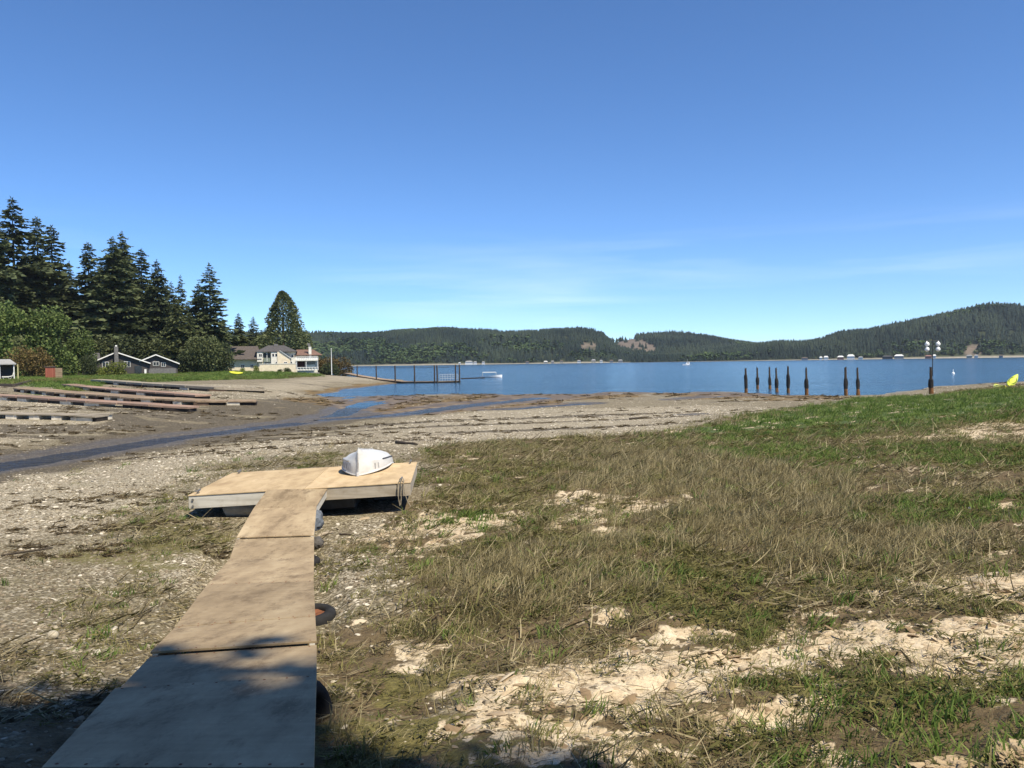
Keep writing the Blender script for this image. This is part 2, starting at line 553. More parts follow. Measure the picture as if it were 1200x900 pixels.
R_WEED = [[(330, 468), (360, 463), (420, 463), (520, 464.5), (600, 460), (680, 459), (760, 458.4), (830, 459), (900, 462), (990, 464), (990, 467.5), (850, 468), (700, 470),
           (640, 475), (560, 480), (500, 486), (440, 484), (400, 478)],
          [(350, 460), (400, 453), (480, 446), (488, 449), (420, 457), (370, 463)]]
R_LAWN = [[(-100, 449), (30, 452), (80, 455), (85, 458), (60, 460), (20, 461), (50, 463), (90, 460), (110, 452), (200, 447), (265, 445), (320, 444), (370, 441), (385, 438),
           (380, 434), (330, 434), (200, 434), (100, 434), (-100, 434)]]

NR, NC = 660, 640
_yy = 1.3 * np.exp(np.linspace(0, math.log(2600 / 1.3), NR))
_tt = np.tan(np.linspace(-0.86, 0.86, NC)) 
GX = (_yy[:, None] + 1.5) * _tt[None, :]
GY = np.repeat(_yy[:, None], NC, 1)
gx, gy = GX.ravel(), GY.ravel()
gz = zbase(gx, gy)
near = gy < 260
zn = gz.copy()
A = {k: np.zeros(len(gx)) for k in ('sand', 'soil', 'mud', 'algae', 'shell', 'weed', 'wet', 'lawn')}
DENS = {k: np.zeros(len(gx)) for k in ('grass', 'green', 'tall')}
def layer(name, regs, **kw):
    t = np.zeros(len(gx))
    for i, r in enumerate(regs):
        t = np.maximum(t, region(gx, gy, r, seed=hash_seed(name) + i * 7, **kw))
    return t
def hash_seed(s):
    return sum(ord(c) for c in s) % 97
marsh = layer('marsh', [R_GRASS], soft=0.05, wob=0.7)
sand_raw = layer('sand', R_SAND, soft=0.07, wob=0.9)
green = layer('green', R_GREEN, soft=0.05, wob=0.8) 
moss = layer('moss', R_MOSS, soft=0.08, wob=0.9)
peat = layer('peat', R_PEAT, soft=0.05, wob=0.8)
tall = layer('tall', R_TALL, soft=0.06, wob=0.8)
thin = layer('thin', R_BAREDRY, soft=0.05, wob=0.7)
lgrass = layer('lgrass', R_LEFTGRASS, soft=0.05, wob=1.1)
algae = layer('algae', R_ALGAE, soft=0.08, wob=0.9)
shell = layer('shell', R_SHELL, soft=0.06, wob=0.9)
mud = layer('mud', R_MUD, soft=0.03, wob=0.7)
weed = layer('weed', R_WEED, soft=0.02, wob=0.6)
lawn = layer('lawn', R_LAWN, soft=0.015, wob=0.5)
forest_floor = sstep(190, 215, gy) * sstep(-0.20, -0.26, gx / gy)
# crusty sand islands: ragged, broken by tufts and ridges
e = fbm(gx * 2.1, gy * 2.1, 55, 5, 0.62)
e2 = fbm(gx * 0.75, gy * 0.75 * 1.8, 58, 4, 0.6)
e3 = fbm(gx * 5.5, gy * 7.5, 59, 4, 0.7)
sandw = sand_raw * sstep(0.412, 0.49, e * 0.36 + e2 * 0.22 + e3 * 0.42 + (sand_raw - 0.85) * 0.10)
stray = marsh * sstep(0.61, 0.67, fbm(gx * 1.3 + 7, gy * 2.0, 77, 5, 0.7)) * (1 - tall * 0.6) * 0.8
sandw = np.maximum(sandw, stray * (gy < 60))
A['sand'] = sandw
A['soil'] = (1 - 0.0 * green) * np.clip(np.maximum(marsh * 0.9, np.maximum(peat, forest_floor)), 0, 1) * (1 - sandw)
A['algae'] = np.clip(np.maximum(moss * sstep(0.40, 0.62, fbm(gx * 1.4, gy * 1.4, 91, 4)), algae * 0.55), 0, 1) * (1 - sandw)
A['shell'] = np.clip(np.maximum(shell, 0.25 * (1 - mud)), 0, 1) * (1 - marsh * 0.8)
A['lawn'] = np.maximum(lawn * (1 - shell), 0.75 * green * sstep(18, 26, gy) * (1 - sandw))
A['weed'] = np.clip(weed * sstep(0.24, 0.46, fbm(gx * 0.16, gy * 0.10, 12, 5, 0.62)), 0, 1)

# creek beds
wetline = np.zeros(len(gx))
for line, w0, w1, dep in CREEKS:
    lo = line.min(0) - 12; hi = line.max(0) + 12
    s = np.where((gx > lo[0]) & (gx < hi[0]) & (gy > lo[1]) & (gy < hi[1]))[0]
    d, fr, bx, by = poly_dist(gx[s], gy[s], line)
    w = (w0 + (w1 - w0) * fr) * (0.45 + 1.10 * fbm(gx[s] * 0.35, gy[s] * 0.35, 5, 5, 0.6))
    zc = zbase(bx, by)
    q = d / w
    zz = np.where(q < 1, zc - dep * (1 - q ** 2) * 0.9 - 0.0, zn[s])
    bl = sstep(2.2, 1.0, q)
    zn[s] = np.where(q < 1, zz, zn[s] * (1 - bl) + zc * bl)
    wetline[s] = np.maximum(wetline[s], sstep(2.4, 0.9, q))
A['mud'] = np.clip(np.maximum(mud * sstep(0.34, 0.52, fbm(gx * 0.30, gy * 0.55, 14, 5, 0.6) + 0.08), wetline), 0, 1) * (1 - marsh)
streak = fbm(gx * 0.05 + gy * 0.02, gy * 0.50 - gx * 0.10, 44, 4, 0.55)      # long dark drift lines on the flats
A['mud'] = np.maximum(A['mud'], sstep(0.60, 0.68, streak) * (gy > 24) * (1 - marsh) * (1 - lawn) * (gy < 150) * 0.65)
A['mud'] *= (1 - lawn)
A['wet'] = np.clip(wetline + weed * 0.5 + sstep(0.10, -0.05, zn), 0, 1)

# relief
hum = fbm(gx * 0.9, gy * 0.9, 3, 4, 0.55) - 0.5
mid = fbm(gx * 3.2, gy * 3.2, 8, 4, 0.6) - 0.5
rid = np.abs(fbm(gx * 2.6, gy * 4.0, 21, 4, 0.6) - 0.5)
fade = np.exp(-gy / 90.0)
zn += marsh * (hum * 0.22 + mid * 0.07) * fade
zn += sandw * (0.008 - rid * 0.10 + mid * 0.02) * fade * sstep(0.0, 0.4, sandw)
zn += peat * mid * 0.08 * fade
zn += (1 - marsh) * (hum * 0.05 + mid * 0.022) * fade * (1 - wetline * 0.7)
tid = sstep(0.28, 0.05, np.abs(gz)) * (gy > 70) * (gy < 130)
zn += tid * (fbm(gx * 0.16, gy * 0.09, 63, 4, 0.6) - 0.46) * 0.16
zn += (lawn * 0.1 * hum + forest_floor * hum * 0.5)
WALKLINE = np.array([(-1.1, 2.2), (-1.5, 3.5), (-1.9, 5.0), (-2.45, 7.3), (-3.0, 9.4), (-3.55, 11.5), (-3.95, 12.9), (-4.4, 14.5), (-4.55, 15.7)])
WALKZ = [2.1, 1.93, 1.735, 1.39, 1.155, 0.985, 0.985, 1.115, 1.28]
ns_ = np.where((gy < 17) & (gx < 2))[0]
wd, wf, _, _ = poly_dist(gx[ns_], gy[ns_], WALKLINE)
wz = np.interp(wf * (len(WALKLINE) - 1), range(len(WALKLINE)), WALKZ) - 0.36
zn[ns_] = np.minimum(zn[ns_], wz + np.maximum(0, wd - 0.75) * 0.5)
gz_final = zn

idx = np.arange(NR * NC).reshape(NR, NC)
quads = np.stack([idx[:-1, :-1], idx[:-1, 1:], idx[1:, 1:], idx[1:, :-1]], -1).reshape(-1, 4)

def ground_material():
    m = NM('tidal_ground', 0.9, 0.25)
    at1 = m.n('ShaderNodeAttribute'); at1.attribute_name = 'cover_one'
    at2 = m.n('ShaderNodeAttribute'); at2.attribute_name = 'cover_two'
    at3 = m.n('ShaderNodeAttribute'); at3.attribute_name = 'cover_three'
    s1 = m.n('ShaderNodeSeparateColor'); m.l(at1.outputs['Color'], s1.inputs[0])
    s2 = m.n('ShaderNodeSeparateColor'); m.l(at2.outputs['Color'], s2.inputs[0])
    s3 = m.n('ShaderNodeSeparateColor'); m.l(at3.outputs['Color'], s3.inputs[0])
    sand, soil, mud = s1.outputs[0], s1.outputs[1], s1.outputs[2]
    algae, shell, weed = s2.outputs[0], s2.outputs[1], s2.outputs[2]
    wet, lawn = s3.outputs[0], s3.outputs[1]
    nfine = m.noise(38, 5, 0.7)
    nmid = m.noise(6.5, 5, 0.6)
    nbig = m.noise(0.55, 5, 0.6)
    nhuge = m.noise(0.12, 4, 0.6, m.coord('Object', (0.5, 1.6, 1)))
    # gravel with broken shell: two sizes of cobble cells
    v1 = m.voro(30, which='Color'); v1d = m.voro(30)
    v2 = m.voro(13, which='Color'); v2d = m.voro(13)
    sv1 = m.n('ShaderNodeSeparateColor'); m.l(v1, sv1.inputs[0])
    sv2 = m.n('ShaderNodeSeparateColor'); m.l(v2, sv2.inputs[0])
    grav = m.ramp(sv1.outputs[0], [(0.0, (.098, .080, .045)), (0.35, (.168, .140, .082)), (0.65, (.232, .197, .122)), (0.85, (.305, .265, .175)), (1.0, (.43, .385, .275))])
    grav = m.mix(m.maprange(nbig, 0.35, 0.7, 0, 0.55), grav, (.175, .138, .088))
    # pale shell: share of pale cells follows the shell cover
    thr = m.math('SUBTRACT', 1.02, m.math('MULTIPLY', shell, 0.50))
    pale1 = m.math('GREATER_THAN', sv1.outputs[1], thr)
    thr2 = m.math('SUBTRACT', 1.02, m.math('MULTIPLY', shell, 0.38))
    pale2 = m.math('MULTIPLY', m.math('GREATER_THAN', sv2.outputs[1], thr2), m.math('LESS_THAN', v2d, 0.43))
    palec = m.ramp(sv1.outputs[2], [(0.0, (.36, .31, .22)), (0.6, (.47, .41, .30)), (1.0, (.60, .54, .43))])
    grav = m.mix(pale1, grav, palec)
    grav = m.mix(pale2, grav, palec)
    gap = m.maprange(v1d, 0.42, 0.65, 1.0, 0.62)
    grav = m.mix(1.0, grav, gap, 'MULTIPLY')
    c = grav
    # soil and thatch
    soilc = m.ramp(nmid, [(0.25, (.050, .036, .018)), (0.5, (.115, .083, .044)), (0.75, (.190, .142, .080))])
    soilc = m.mix(m.maprange(nfine, 0.45, 0.7, 0, 0.5), soilc, (.215, .165, .092))
    edge = m.math('MULTIPLY', m.math('SUBTRACT', nmid, 0.5), 0.7)
    def w(a, lo=0.35, hi=0.6):
        return m.maprange(m.math('ADD', a, edge), lo, hi)
    c = m.mix(w(soil), c, soilc)
    mudc = m.ramp(nmid, [(0.3, (.056, .045, .029)), (0.7, (.100, .082, .054))])
    mudc = m.mix(m.math('MULTIPLY', m.math('GREATER_THAN', sv1.outputs[1], 0.93), 0.7), mudc, palec)
    c = m.mix(m.math('MULTIPLY', w(mud), 0.92), c, mudc)
    weedc = m.ramp(m.noise(1.5, 6, 0.72, m.coord('Object', (0.5, 0.8, 1))), [(0.33, (.038, .028, .016)), (0.46, (.115, .078, .034)), (0.58, (.215, .150, .062)), (0.72, (.30, .235, .13))])
    c = m.mix(w(weed), c, weedc)
    algc = m.ramp(nfine, [(0.3, (.075, .068, .022)), (0.7, (.185, .165, .050))])
    c = m.mix(m.math('MULTIPLY', w(algae), 0.8), c, algc)
    lawnc = m.ramp(m.noise(0.9, 5, 0.7), [(0.3, (.050, .075, .022)), (0.6, (.085, .115, .036)), (0.8, (.16, .15, .07))])
    c = m.mix(w(lawn), c, lawnc)
    # crust of dry sand and bleached algae
    sandc = m.ramp(nmid, [(0.22, (.33, .240, .145)), (0.42, (.53, .425, .285)), (0.66, (.66, .56, .40)), (0.85, (.75, .67, .52))])
    crack = m.voro(9, m.mix(0.35, m.coord(), m.noise(4, 3, 0.6, which='Color'), 'ADD'), 'DISTANCE_TO_EDGE')
    sandc = m.mix(m.maprange(crack, 0.0, 0.045, 0.35, 0), sandc, (.20, .135, .075))
    sandc = m.mix(m.maprange(nfine, 0.56, 0.75, 0, 0.5), sandc, (.23, .155, .085))
    hole = m.noise(11, 6, 0.72, dist=0.6)
    sandc = m.mix(m.maprange(hole, 0.555, 0.61, 0, 0.9), sandc, soilc)
    hole2 = m.noise(3.3, 5, 0.7)
    sandc = m.mix(m.maprange(hole2, 0.57, 0.66, 0, 0.7), sandc, m.mix(nfine, (.20, .135, .075), (.33, .235, .14)))
    c = m.mix(w(sand, 0.36, 0.58), c, sandc)
    m.color(c)
    ro = m.maprange(wet, 0.3, 0.9, 0.92, 0.45)
    m.l(ro, m.b.inputs['Roughness'])
    h = m.math('ADD', m.math('MULTIPLY', m.math('SUBTRACT', 0.6, v1d), 0.55), m.math('MULTIPLY', nfine, 0.8))
    h = m.math('ADD', h, m.math('MULTIPLY', m.math('SUBTRACT', 0.6, v2d), m.math('MULTIPLY', pale2, 0.8)))
    h = m.math('ADD', h, m.math('MULTIPLY', nmid, 1.6))
    m.bump(h, 0.75, 0.022)
    return m.m
ground = mesh_np('ground', np.stack([gx, gy, gz_final], 1), quads, ground_material(), smooth=True)
struct(ground)
def set_cols(o, name, chans):
    ca = o.data.color_attributes.new(name, 'FLOAT_COLOR', 'POINT')
    buf = np.ones((len(o.data.vertices), 4), np.float32)
    for i, c in enumerate(chans): buf[:, i] = c
    ca.data.foreach_set('color', buf.ravel())
set_cols(ground, 'cover_one', (A['sand'], A['soil'], A['mud']))
set_cols(ground, 'cover_two', (A['algae'], A['shell'], A['weed']))
set_cols(ground, 'cover_three', (A['wet'], A['lawn'], A['sand'] * 0))

def gsample(x, y, field=None):
    """bilinear height (or cover) of the finished ground"""
    f = (gz_final if field is None else field).reshape(NR, NC)
    x = np.asarray(x, float); y = np.asarray(y, float)
    r = np.clip(np.log(np.maximum(y, 1.31) / 1.3) / math.log(2600 / 1.3) * (NR - 1), 0, NR - 1.001)
    c = np.clip((np.arctan(x / (np.maximum(y, 1.3) + 1.5)) + 0.86) / 1.72 * (NC - 1), 0, NC - 1.001)
    i = r.astype(int); j = c.astype(int); a = r - i; b = c - j
    return f[i, j] * (1 - a) * (1 - b) + f[i + 1, j] * a * (1 - b) + f[i, j + 1] * (1 - a) * b + f[i + 1, j + 1] * a * b
def gz1(x, y):
    return float(gsample(np.array([x]), np.array([y]))[0])

# ------------------------------------------------------------------ water
def water_material(name, deep, rough, wave_scale, amount):
    m = NM(name, rough, 0.5)
    m.b.inputs['IOR'].default_value = 1.33
    n1 = m.noise(wave_scale, 4, 0.6, m.coord('Object', (0.55, 1.0, 1)), 0.3)
    n2 = m.noise(wave_scale * 0.13, 3, 0.5, m.coord('Object', (0.5, 1.0, 1)))
    n3 = m.noise(0.012, 3, 0.5, m.coord('Object', (0.25, 1.6, 1)))
    m.color(m.mix(m.maprange(n3, 0.4, 0.65), deep, tuple(v * 1.35 for v in deep)))
    m.bump(m.math('ADD', n1, m.math('MULTIPLY', n2, 2.5)), 1.0, amount)
    return m.m
M['sea'] = water_material('sea_water', (.016, .060, .110), 0.12, 0.9, 0.36)
M['creek'] = water_material('creek_water', (.018, .017, .013), 0.10, 3.0, 0.16)
M['creek'].node_tree.nodes['Principled BSDF'].inputs['Specular IOR Level'].default_value = 0.34
wv = np.array([(-2500, 60, 0), (4000, 60, 0), (4000, 6000, 0), (-2500, 6000, 0)], float)
struct(mesh_np('water', wv, np.array([(0, 1, 2, 3)]), M['sea']))
for line, w0, w1, dep in CREEKS[:3] + CREEKS[4:]:
    # finely resampled strip of water lying in its bed
    seg = np.hypot(*np.diff(line, axis=0).T); s = np.concatenate(([0], np.cumsum(seg)))
    t = np.linspace(0, s[-1], max(8, int(s[-1] / 1.5)))
    lx = np.interp(t, s, line[:, 0]); ly = np.interp(t, s, line[:, 1])
    tx = np.gradient(lx); ty = np.gradient(ly); L = np.hypot(tx, ty)
    nx, ny = -ty / L, tx / L
    w = (w0 + (w1 - w0) * t / s[-1]) * 1.25
    z = zbase(lx, ly) - dep * 0.45
    vs = []
    for k in (-1, 0, 1):
        vs.append(np.stack([lx + nx * w * k, ly + ny * w * k, z], 1))
    V = np.stack(vs, 1).reshape(-1, 3)
    q = []
    for i in range(len(t) - 1):
        for k in range(2):
            a = i * 3 + k
            q.append((a, a + 1, a + 4, a + 3))
    struct(mesh_np('creek', V, np.array(q), M['creek'], smooth=True))

# ------------------------------------------------------------------ walkway
def plywood(name, lo, mid, hi, stain, amt):
    """worn sheet plywood: blotchy dirt, cross streaks, scuffs, screw heads"""
    m = NM(name, 0.85, 0.2)
    big = m.noise(2.2, 7, 0.66, m.coord('Object', (1.0, 0.40, 1)))
    fine = m.noise(20, 5, 0.7, m.coord('Object', (0.10, 1, 1)))
    c = m.ramp(m.math('ADD', m.math('MULTIPLY', big, 0.80), m.math('MULTIPLY', fine, 0.20)), [(0.34, lo), (0.50, mid), (0.66, hi)])
    d1 = m.noise(3.0, 8, 0.75, m.coord('Object', (1.0, 0.45, 1)))
    c = m.mix(m.maprange(d1, 0.46, 0.68, 0, amt), c, stain)
    d2 = m.noise(0.9, 6, 0.68, m.coord('Object', (1.0, 0.5, 1)))
    c = m.mix(m.maprange(d2, 0.48, 0.74, 0, amt * 0.55), c, tuple(v * 0.85 for v in stain))
    sp = m.noise(45, 2, 0.5)
    c = m.mix(m.maprange(sp, 0.70, 0.78, 0, 0.5), c, tuple(min(1, v * 1.3) for v in hi))
    sk = m.noise(8, 3, 0.6, m.coord('Object', (0.25, 1.4, 1)), 2.0)
    c = m.mix(m.maprange(sk, 0.66, 0.74, 0, 0.35), c, tuple(min(1, v * 1.15) for v in hi))
    oi = m.n('ShaderNodeObjectInfo')
    c = m.mix(1.0, c, m.maprange(oi.outputs['Random'], 0, 1, 0.76, 1.10, False), 'MULTIPLY')
    m.color(c); m.bump(m.math('ADD', fine, d1), 0.25, 0.004)
    M[name] = m.m
    return m.m
ply_walk = plywood('walk_ply', (.275, .207, .128), (.39, .300, .188), (.49, .393, .255), (.180, .131, .080), 0.92)
ply_deck = plywood('deck_ply', (.39, .285, .165), (.52, .395, .235), (.61, .475, .30), (.31, .215, .120), 0.6)
grey_board = wood('grey_board', (.30, .255, .195), (.44, .385, .305), (.55, .49, .40), 0, stain=(.20, .15, .09), grain=14, bump=0.4, stain_amt=0.6)
pale_board = wood('pale_board', (.44, .41, .355), (.58, .555, .49), (.68, .65, .58), 0, stain=(.30, .26, .19), grain=14, bump=0.3, stain_amt=0.6)
dark_rubber = simple('tyre_rubber', (.022, .022, .023), 0.35, 7, 0.85, 0.15, 0.4)
rust = simple('rusty_metal', (.17, .070, .038), 0.45, 9, 0.9, 0.2, 0.5)
black_plastic = simple('float_plastic', (.030, .033, .038), 0.5, 5, 0.5, 0.4, 0.3)
blue_grey = simple('weathered_foam', (.11, .125, .145), 0.55, 4, 0.8, 0.3, 0.9)
pale_foam = simple('pale_foam', (.42, .40, .36), 0.25, 5, 0.8, 0.3, 0.4)
steel = simple('galvanised_steel', (.25, .24, .22), 0.4, 12, 0.5, 0.5, metallic=0.6)
rope_mat = simple('rope', (.24, .205, .15), 0.3, 30, 0.95, 0.1, 0.5)

ST = [((48, 900), (368, 900), 1.93), ((135, 806), (371, 791), 1.735), ((176, 764), (371, 751), 1.575), ((205, 735), (369.5, 722), 1.395),
      ((243, 685), (367.5, 681), 1.155), ((268, 656), (368, 653), 0.985), ((277, 630), (368, 627), 0.985), ((297, 596), (371, 593), 1.115), ((313, 574), (384, 572), 1.285)]
SL = [onz(*a, z) for a, b, z in ST]; SR = [onz(*b, z) for a, b, z in ST]
SL.insert(0, SL[0] + (SL[0] - SL[1]) * 1.9); SR.insert(0, SR[0] + (SR[0] - SR[1]) * 1.9)
SECTION_END = {2, 6}          # open joints between separately built sections
w0 = (SL[1] + SR[1]) * 0.5
WALK = Vector((w0.x, w0.y, 1.35))
walkway = empty('walkway', WALK, 0, 'long weathered plywood walkway stepping down the beach from the viewer to the square float', 'walkway')
rr = random.Random(4)
scr = MB()
for i in range(len(SL) - 1):
    a, b, c, d = SL[i], SR[i], SR[i + 1], SL[i + 1]
    fwd = ((c - b).normalized() + (d - a).normalized()) * 0.5
    g0 = 0.007 if i not in SECTION_END else 0.016
    a2, b2 = a + fwd * g0, b + fwd * g0
    c2, d2 = c - fwd * 0.004, d - fwd * 0.004
    dz = Vector((0, 0, rr.uniform(-0.003, 0.005)))
    if i in SECTION_END: dz.z -= 0.028
    t = Vector((0, 0, 0.019))
    MB().hexa([p + dz - t for p in (a2, b2, c2, d2)] + [p + dz for p in (a2, b2, c2, d2)]).build('plywood_panel', ply_walk, walkway, local=WALK, bevel=0.002)
    for k in range(9):
        for e0, e1, off in ((a2, b2, 0.035), (d2, c2, -0.035)):
            q0 = e0.lerp(e1, 0.04 + 0.92 * k / 8 + rr.uniform(-0.008, 0.008)) + fwd * (off + rr.uniform(-0.006, 0.006)) + dz
            scr.tube([q0 + Vector((0, 0, -0.004)), q0 + Vector((0, 0, 0.0015))], 0.0085, 6)
    side = (b - a).normalized()
    for p, q, s in ((a2, d2, 1), (b2, c2, -1)):
        o = side * (0.012 * s); th = side * (0.042 * s)
        top = Vector((0, 0, -0.0195)) + dz; bot = Vector((0, 0, -0.165)) + dz
        MB().hexa([p + o + bot, p + o + th + bot, q + o + th + bot, q + o + bot,
                   p + o + top, p + o + th + top, q + o + th + top, q + o + top]).build('side_board', pale_board, walkway, local=WALK)
    m0 = a2 + (b2 - a2) * 0.045; m1 = a2 + (b2 - a2) * 0.955
    MB().hexa([m0 + Vector((0, 0, -0.15)), m1 + Vector((0, 0, -0.15)), m1 + fwd * 0.04 + Vector((0, 0, -0.15)), m0 + fwd * 0.04 + Vector((0, 0, -0.15)),
               m0 + Vector((0, 0, -0.05)), m1 + Vector((0, 0, -0.05)), m1 + fwd * 0.04 + Vector((0, 0, -0.05)), m0 + fwd * 0.04 + Vector((0, 0, -0.05))]).build('cross_brace', grey_board, walkway, local=WALK)

scr.build('screws', rust, walkway, local=WALK)['kind'] = 'stuff'

# ------------------------------------------------------------------ float at the end of the walkway
FLv = Vector((-6.31, 15.50, 1.20)); FRv = Vector((-2.0, 15.62, 1.38))
BLv = FLv + Vector((-0.25, 3.22, 0.0)); BRv = FRv + Vector((-0.25, 3.22, 0.0))
def fp(u, v, z=0.0):
    """point on the float: u left to right, v front to back, z above the deck"""
    return FLv.lerp(FRv, u).lerp(BLv.lerp(BRv, u), v) + Vector((0, 0, z))
def fbox(u0, u1, v0, v1, z0, z1):
    return MB().hexa([fp(u0, v0, z0), fp(u1, v0, z0), fp(u1, v1, z0), fp(u0, v1, z0), fp(u0, v0, z1), fp(u1, v0, z1), fp(u1, v1, z1), fp(u0, v1, z1)])
FLOAT = fp(0.5, 0.5, -0.45)
dock = empty('square_float', FLOAT, 0, 'square plywood float on the beach at the walkway end, carrying the overturned boat', 'float')
for u0, u1 in ((0.0, 0.519), (0.521, 1.0)):
    fbox(u0, u1, 0.0, 1.0, -0.02, 0).build('deck_panel', ply_deck, dock, local=FLOAT, bevel=0.003)
fbox(0.003, 0.505, 0.004, 0.017, -0.265, -0.0205).build('fascia_board', pale_board, dock, local=FLOAT, bevel=0.003)
fbox(0.507, 0.935, 0.004, 0.017, -0.255, -0.0205).build('fascia_board', grey_board, dock, local=FLOAT, bevel=0.003)
fbox(0.938, 0.998, 0.002, 0.017, -0.262, -0.0205).build('fascia_board', grey_board, dock, local=FLOAT, bevel=0.003)
fbox(0.003, 0.997, 0.983, 0.996, -0.26, -0.0205).build('fascia_board', grey_board, dock, local=FLOAT)
fbox(0.002, 0.012, 0.018, 0.982, -0.26, -0.0205).build('fascia_board', grey_board, dock, local=FLOAT)
fbox(0.988, 0.998, 0.018, 0.982, -0.26, -0.0205).build('fascia_board', grey_board, dock, local=FLOAT)
for k in range(1, 7):
    fbox(k / 7 - 0.006, k / 7 + 0.006, 0.018, 0.982, -0.20, -0.0205).build('joist', grey_board, dock, local=FLOAT)
for u0, u1, v0, v1 in ((0.04, 0.20, 0.55, 0.95), (0.28, 0.46, 0.45, 0.95), (0.54, 0.74, 0.12, 0.9), (0.80, 0.95, 0.35, 0.95)):
    fbox(u0, u1, v0, v1, -0.52, -0.205).build('foam_block', black_plastic, dock, local=FLOAT, bevel=0.03)
for u, z in ((0.022, -0.09), (0.022, -0.215), (0.955, -0.09), (0.53, -0.10), (0.53, -0.2)):
    p = fp(u, 0.004, z)
    MB().tube([p + Vector((0, -0.022, 0)), p + Vector((0, 0.004, 0))], 0.022, 8).build('bolt', steel, dock, local=FLOAT)
def cleat(u, v):
    p = fp(u, v, 0)
    b = MB().box(p.x - 0.015, p.x + 0.015, p.y - 0.03, p.y + 0.03, p.z - 0.001, p.z + 0.05)
    b.tube([p + Vector((0, -0.11, 0.065)), p + Vector((0, -0.06, 0.055)), p + Vector((0, 0.06, 0.055)), p + Vector((0, 0.11, 0.065))], 0.018, 7)
    return b.build('cleat', steel, dock, local=FLOAT)
cleat(0.035, 0.05); cleat(0.955, 0.06); cleat(0.05, 0.93); cleat(0.965, 0.93)
# pale drum that shows under the left front edge
p = Vector(fp(0.215, 0.10, 0)); zg = gz1(p.x, p.y)
MB().tube([(p.x - 0.30, p.y, zg + 0.10), (p.x - 0.26, p.y, zg + 0.12), (p.x + 0.26, p.y + 0.02, zg + 0.12), (p.x + 0.30, p.y + 0.02, zg + 0.10)], [0.10, 0.145, 0.145, 0.10], 12).build('float_drum', pale_foam, dock, smooth=True, local=FLOAT)
# mooring line over the right front corner
ra = fp(0.955, 0.06, 0.05)
rope = MB()
rope.tube([ra, fp(0.955, 0.02, 0.03), fp(0.955, -0.004, 0.0), fp(0.957, -0.012, -0.15), fp(0.956, -0.012, -0.30), fp(0.953, -0.02, -0.42)], 0.011, 6)
rope.tube([ra + Vector((0.04, 0, 0)), fp(0.968, 0.01, 0.03), fp(0.966, -0.008, -0.02), fp(0.972, -0.014, -0.2), fp(0.985, -0.02, -0.36), fp(1.0, -0.04, -0.46)], 0.010, 6)
rope.tube([ra + Vector((-0.03, 0, 0)), fp(0.945, 0.0, 0.01), fp(0.940, -0.008, -0.1), fp(0.944, -0.012, -0.3), fp(0.950, -0.02, -0.44)], 0.009, 6)
tag(rope.build('mooring_rope', rope_mat), 'frayed mooring rope hanging off the right front corner of the square float', 'rope')

# ------------------------------------------------------------------ overturned dinghy
hull_mat = NM('white_hull', 0.42, 0.45)
hn_ = hull_mat.noise(2.2, 5, 0.6, hull_mat.coord('Object', (1, 1, 1.6)))
hull_mat.color(hull_mat.ramp(hn_, [(0.3, (.50, .49, .46)), (0.6, (.64, .64, .62))]))
hull_mat.bump(hull_mat.noise(9, 3, 0.5), 0.08, 0.01)
worn_white = simple('worn_white_paint', (.46, .46, .46), 0.35, 7, 0.6, 0.35)
trim_dark = simple('dark_trim', (.045, .045, .05), 0.3, 8, 0.6)
trim_grey = simple('grey_trim', (.30, .30, .30), 0.3, 8, 0.6)
bow = onz(424.0, 561.5, 1.28)
fu = min(max((bow.x - FLv.x) / (FRv.x - FLv.x), 0), 1); fv = (bow.y - FLv.y) / 3.2
bow = fp(fu, fv, 0)
BH = math.radians(-1.0)
bd = Vector((math.sin(BH), math.cos(BH), 0)); bs = Vector((math.cos(BH), -math.sin(BH), 0)); bz = Vector((0, 0, 1))
LB = 2.10
dinghy = empty('dinghy', bow, 0, 'small white dinghy lying upside down on the square float, bow towards the viewer', 'boat')
def hull_section(s):
    """half outline from gunwale to keel at fraction s from bow (0) to stern (1): (across, up)"""
    if s < 0.03: beam = 0.02 + s * 1.6
    else: beam = 0.51 * (1 - (1 - min(s / 0.60, 1)) ** 2.3) ** 0.75 * (1 - 0.07 * max(0, s - 0.62) / 0.38)
    gun = 0.075 * math.sin(math.pi * min(1, s * 1.02)) ** 0.8
    keel = 0.575 * (min(1, 0.93 + s * 1.4)) if s < 0.05 else 0.575 - 0.235 * ((s - 0.05) / 0.95) ** 0.85
    chine = gun + (keel - gun) * 0.50
    vb = 0.13 * (1 - min(1, s * 1.6)) + 0.05
    return [(beam, gun), (beam * 0.99, gun + (chine - gun) * 0.5), (beam * 0.93 + 0.004, chine), (beam * 0.905, chine + 0.012),
            (beam * 0.72, chine + (keel - vb - chine) * 0.75), (beam * 0.42, keel - vb * 0.62), (beam * 0.12, keel - vb * 0.12), (0.0, keel)]
SN = 26
ss = [0.0, 0.012, 0.03] + [0.05 + 0.95 * i / (SN - 4) for i in range(SN - 3)]
def hp(s, a, h, rake=0.10):
    return bow + bd * (s * LB + rake * h * (1 - min(1, s * 4)) ) + bs * a + bz * h
hv = []; hf = []
K = len(hull_section(0.5))
for s in ss:
    sec = hull_section(s)
    row = [hp(s, -a, h) for a, h in sec] + [hp(s, a, h) for a, h in reversed(sec[:-1])]
    hv += row
nrw = 2 * K - 1
for i in range(len(ss) - 1):
    for k in range(nrw - 1):
        a = i * nrw + k
        hf.append((a, a + 1, a + 1 + nrw, a + nrw))
hf.append(tuple((len(ss) - 1) * nrw + k for k in range(nrw)))
o = MB().add(hv, hf).build('hull', hull_mat.m, dinghy, smooth=True, local=bow)
md = o.modifiers.new('solid', 'SOLIDIFY'); md.thickness = 0.012; md.offset = -1
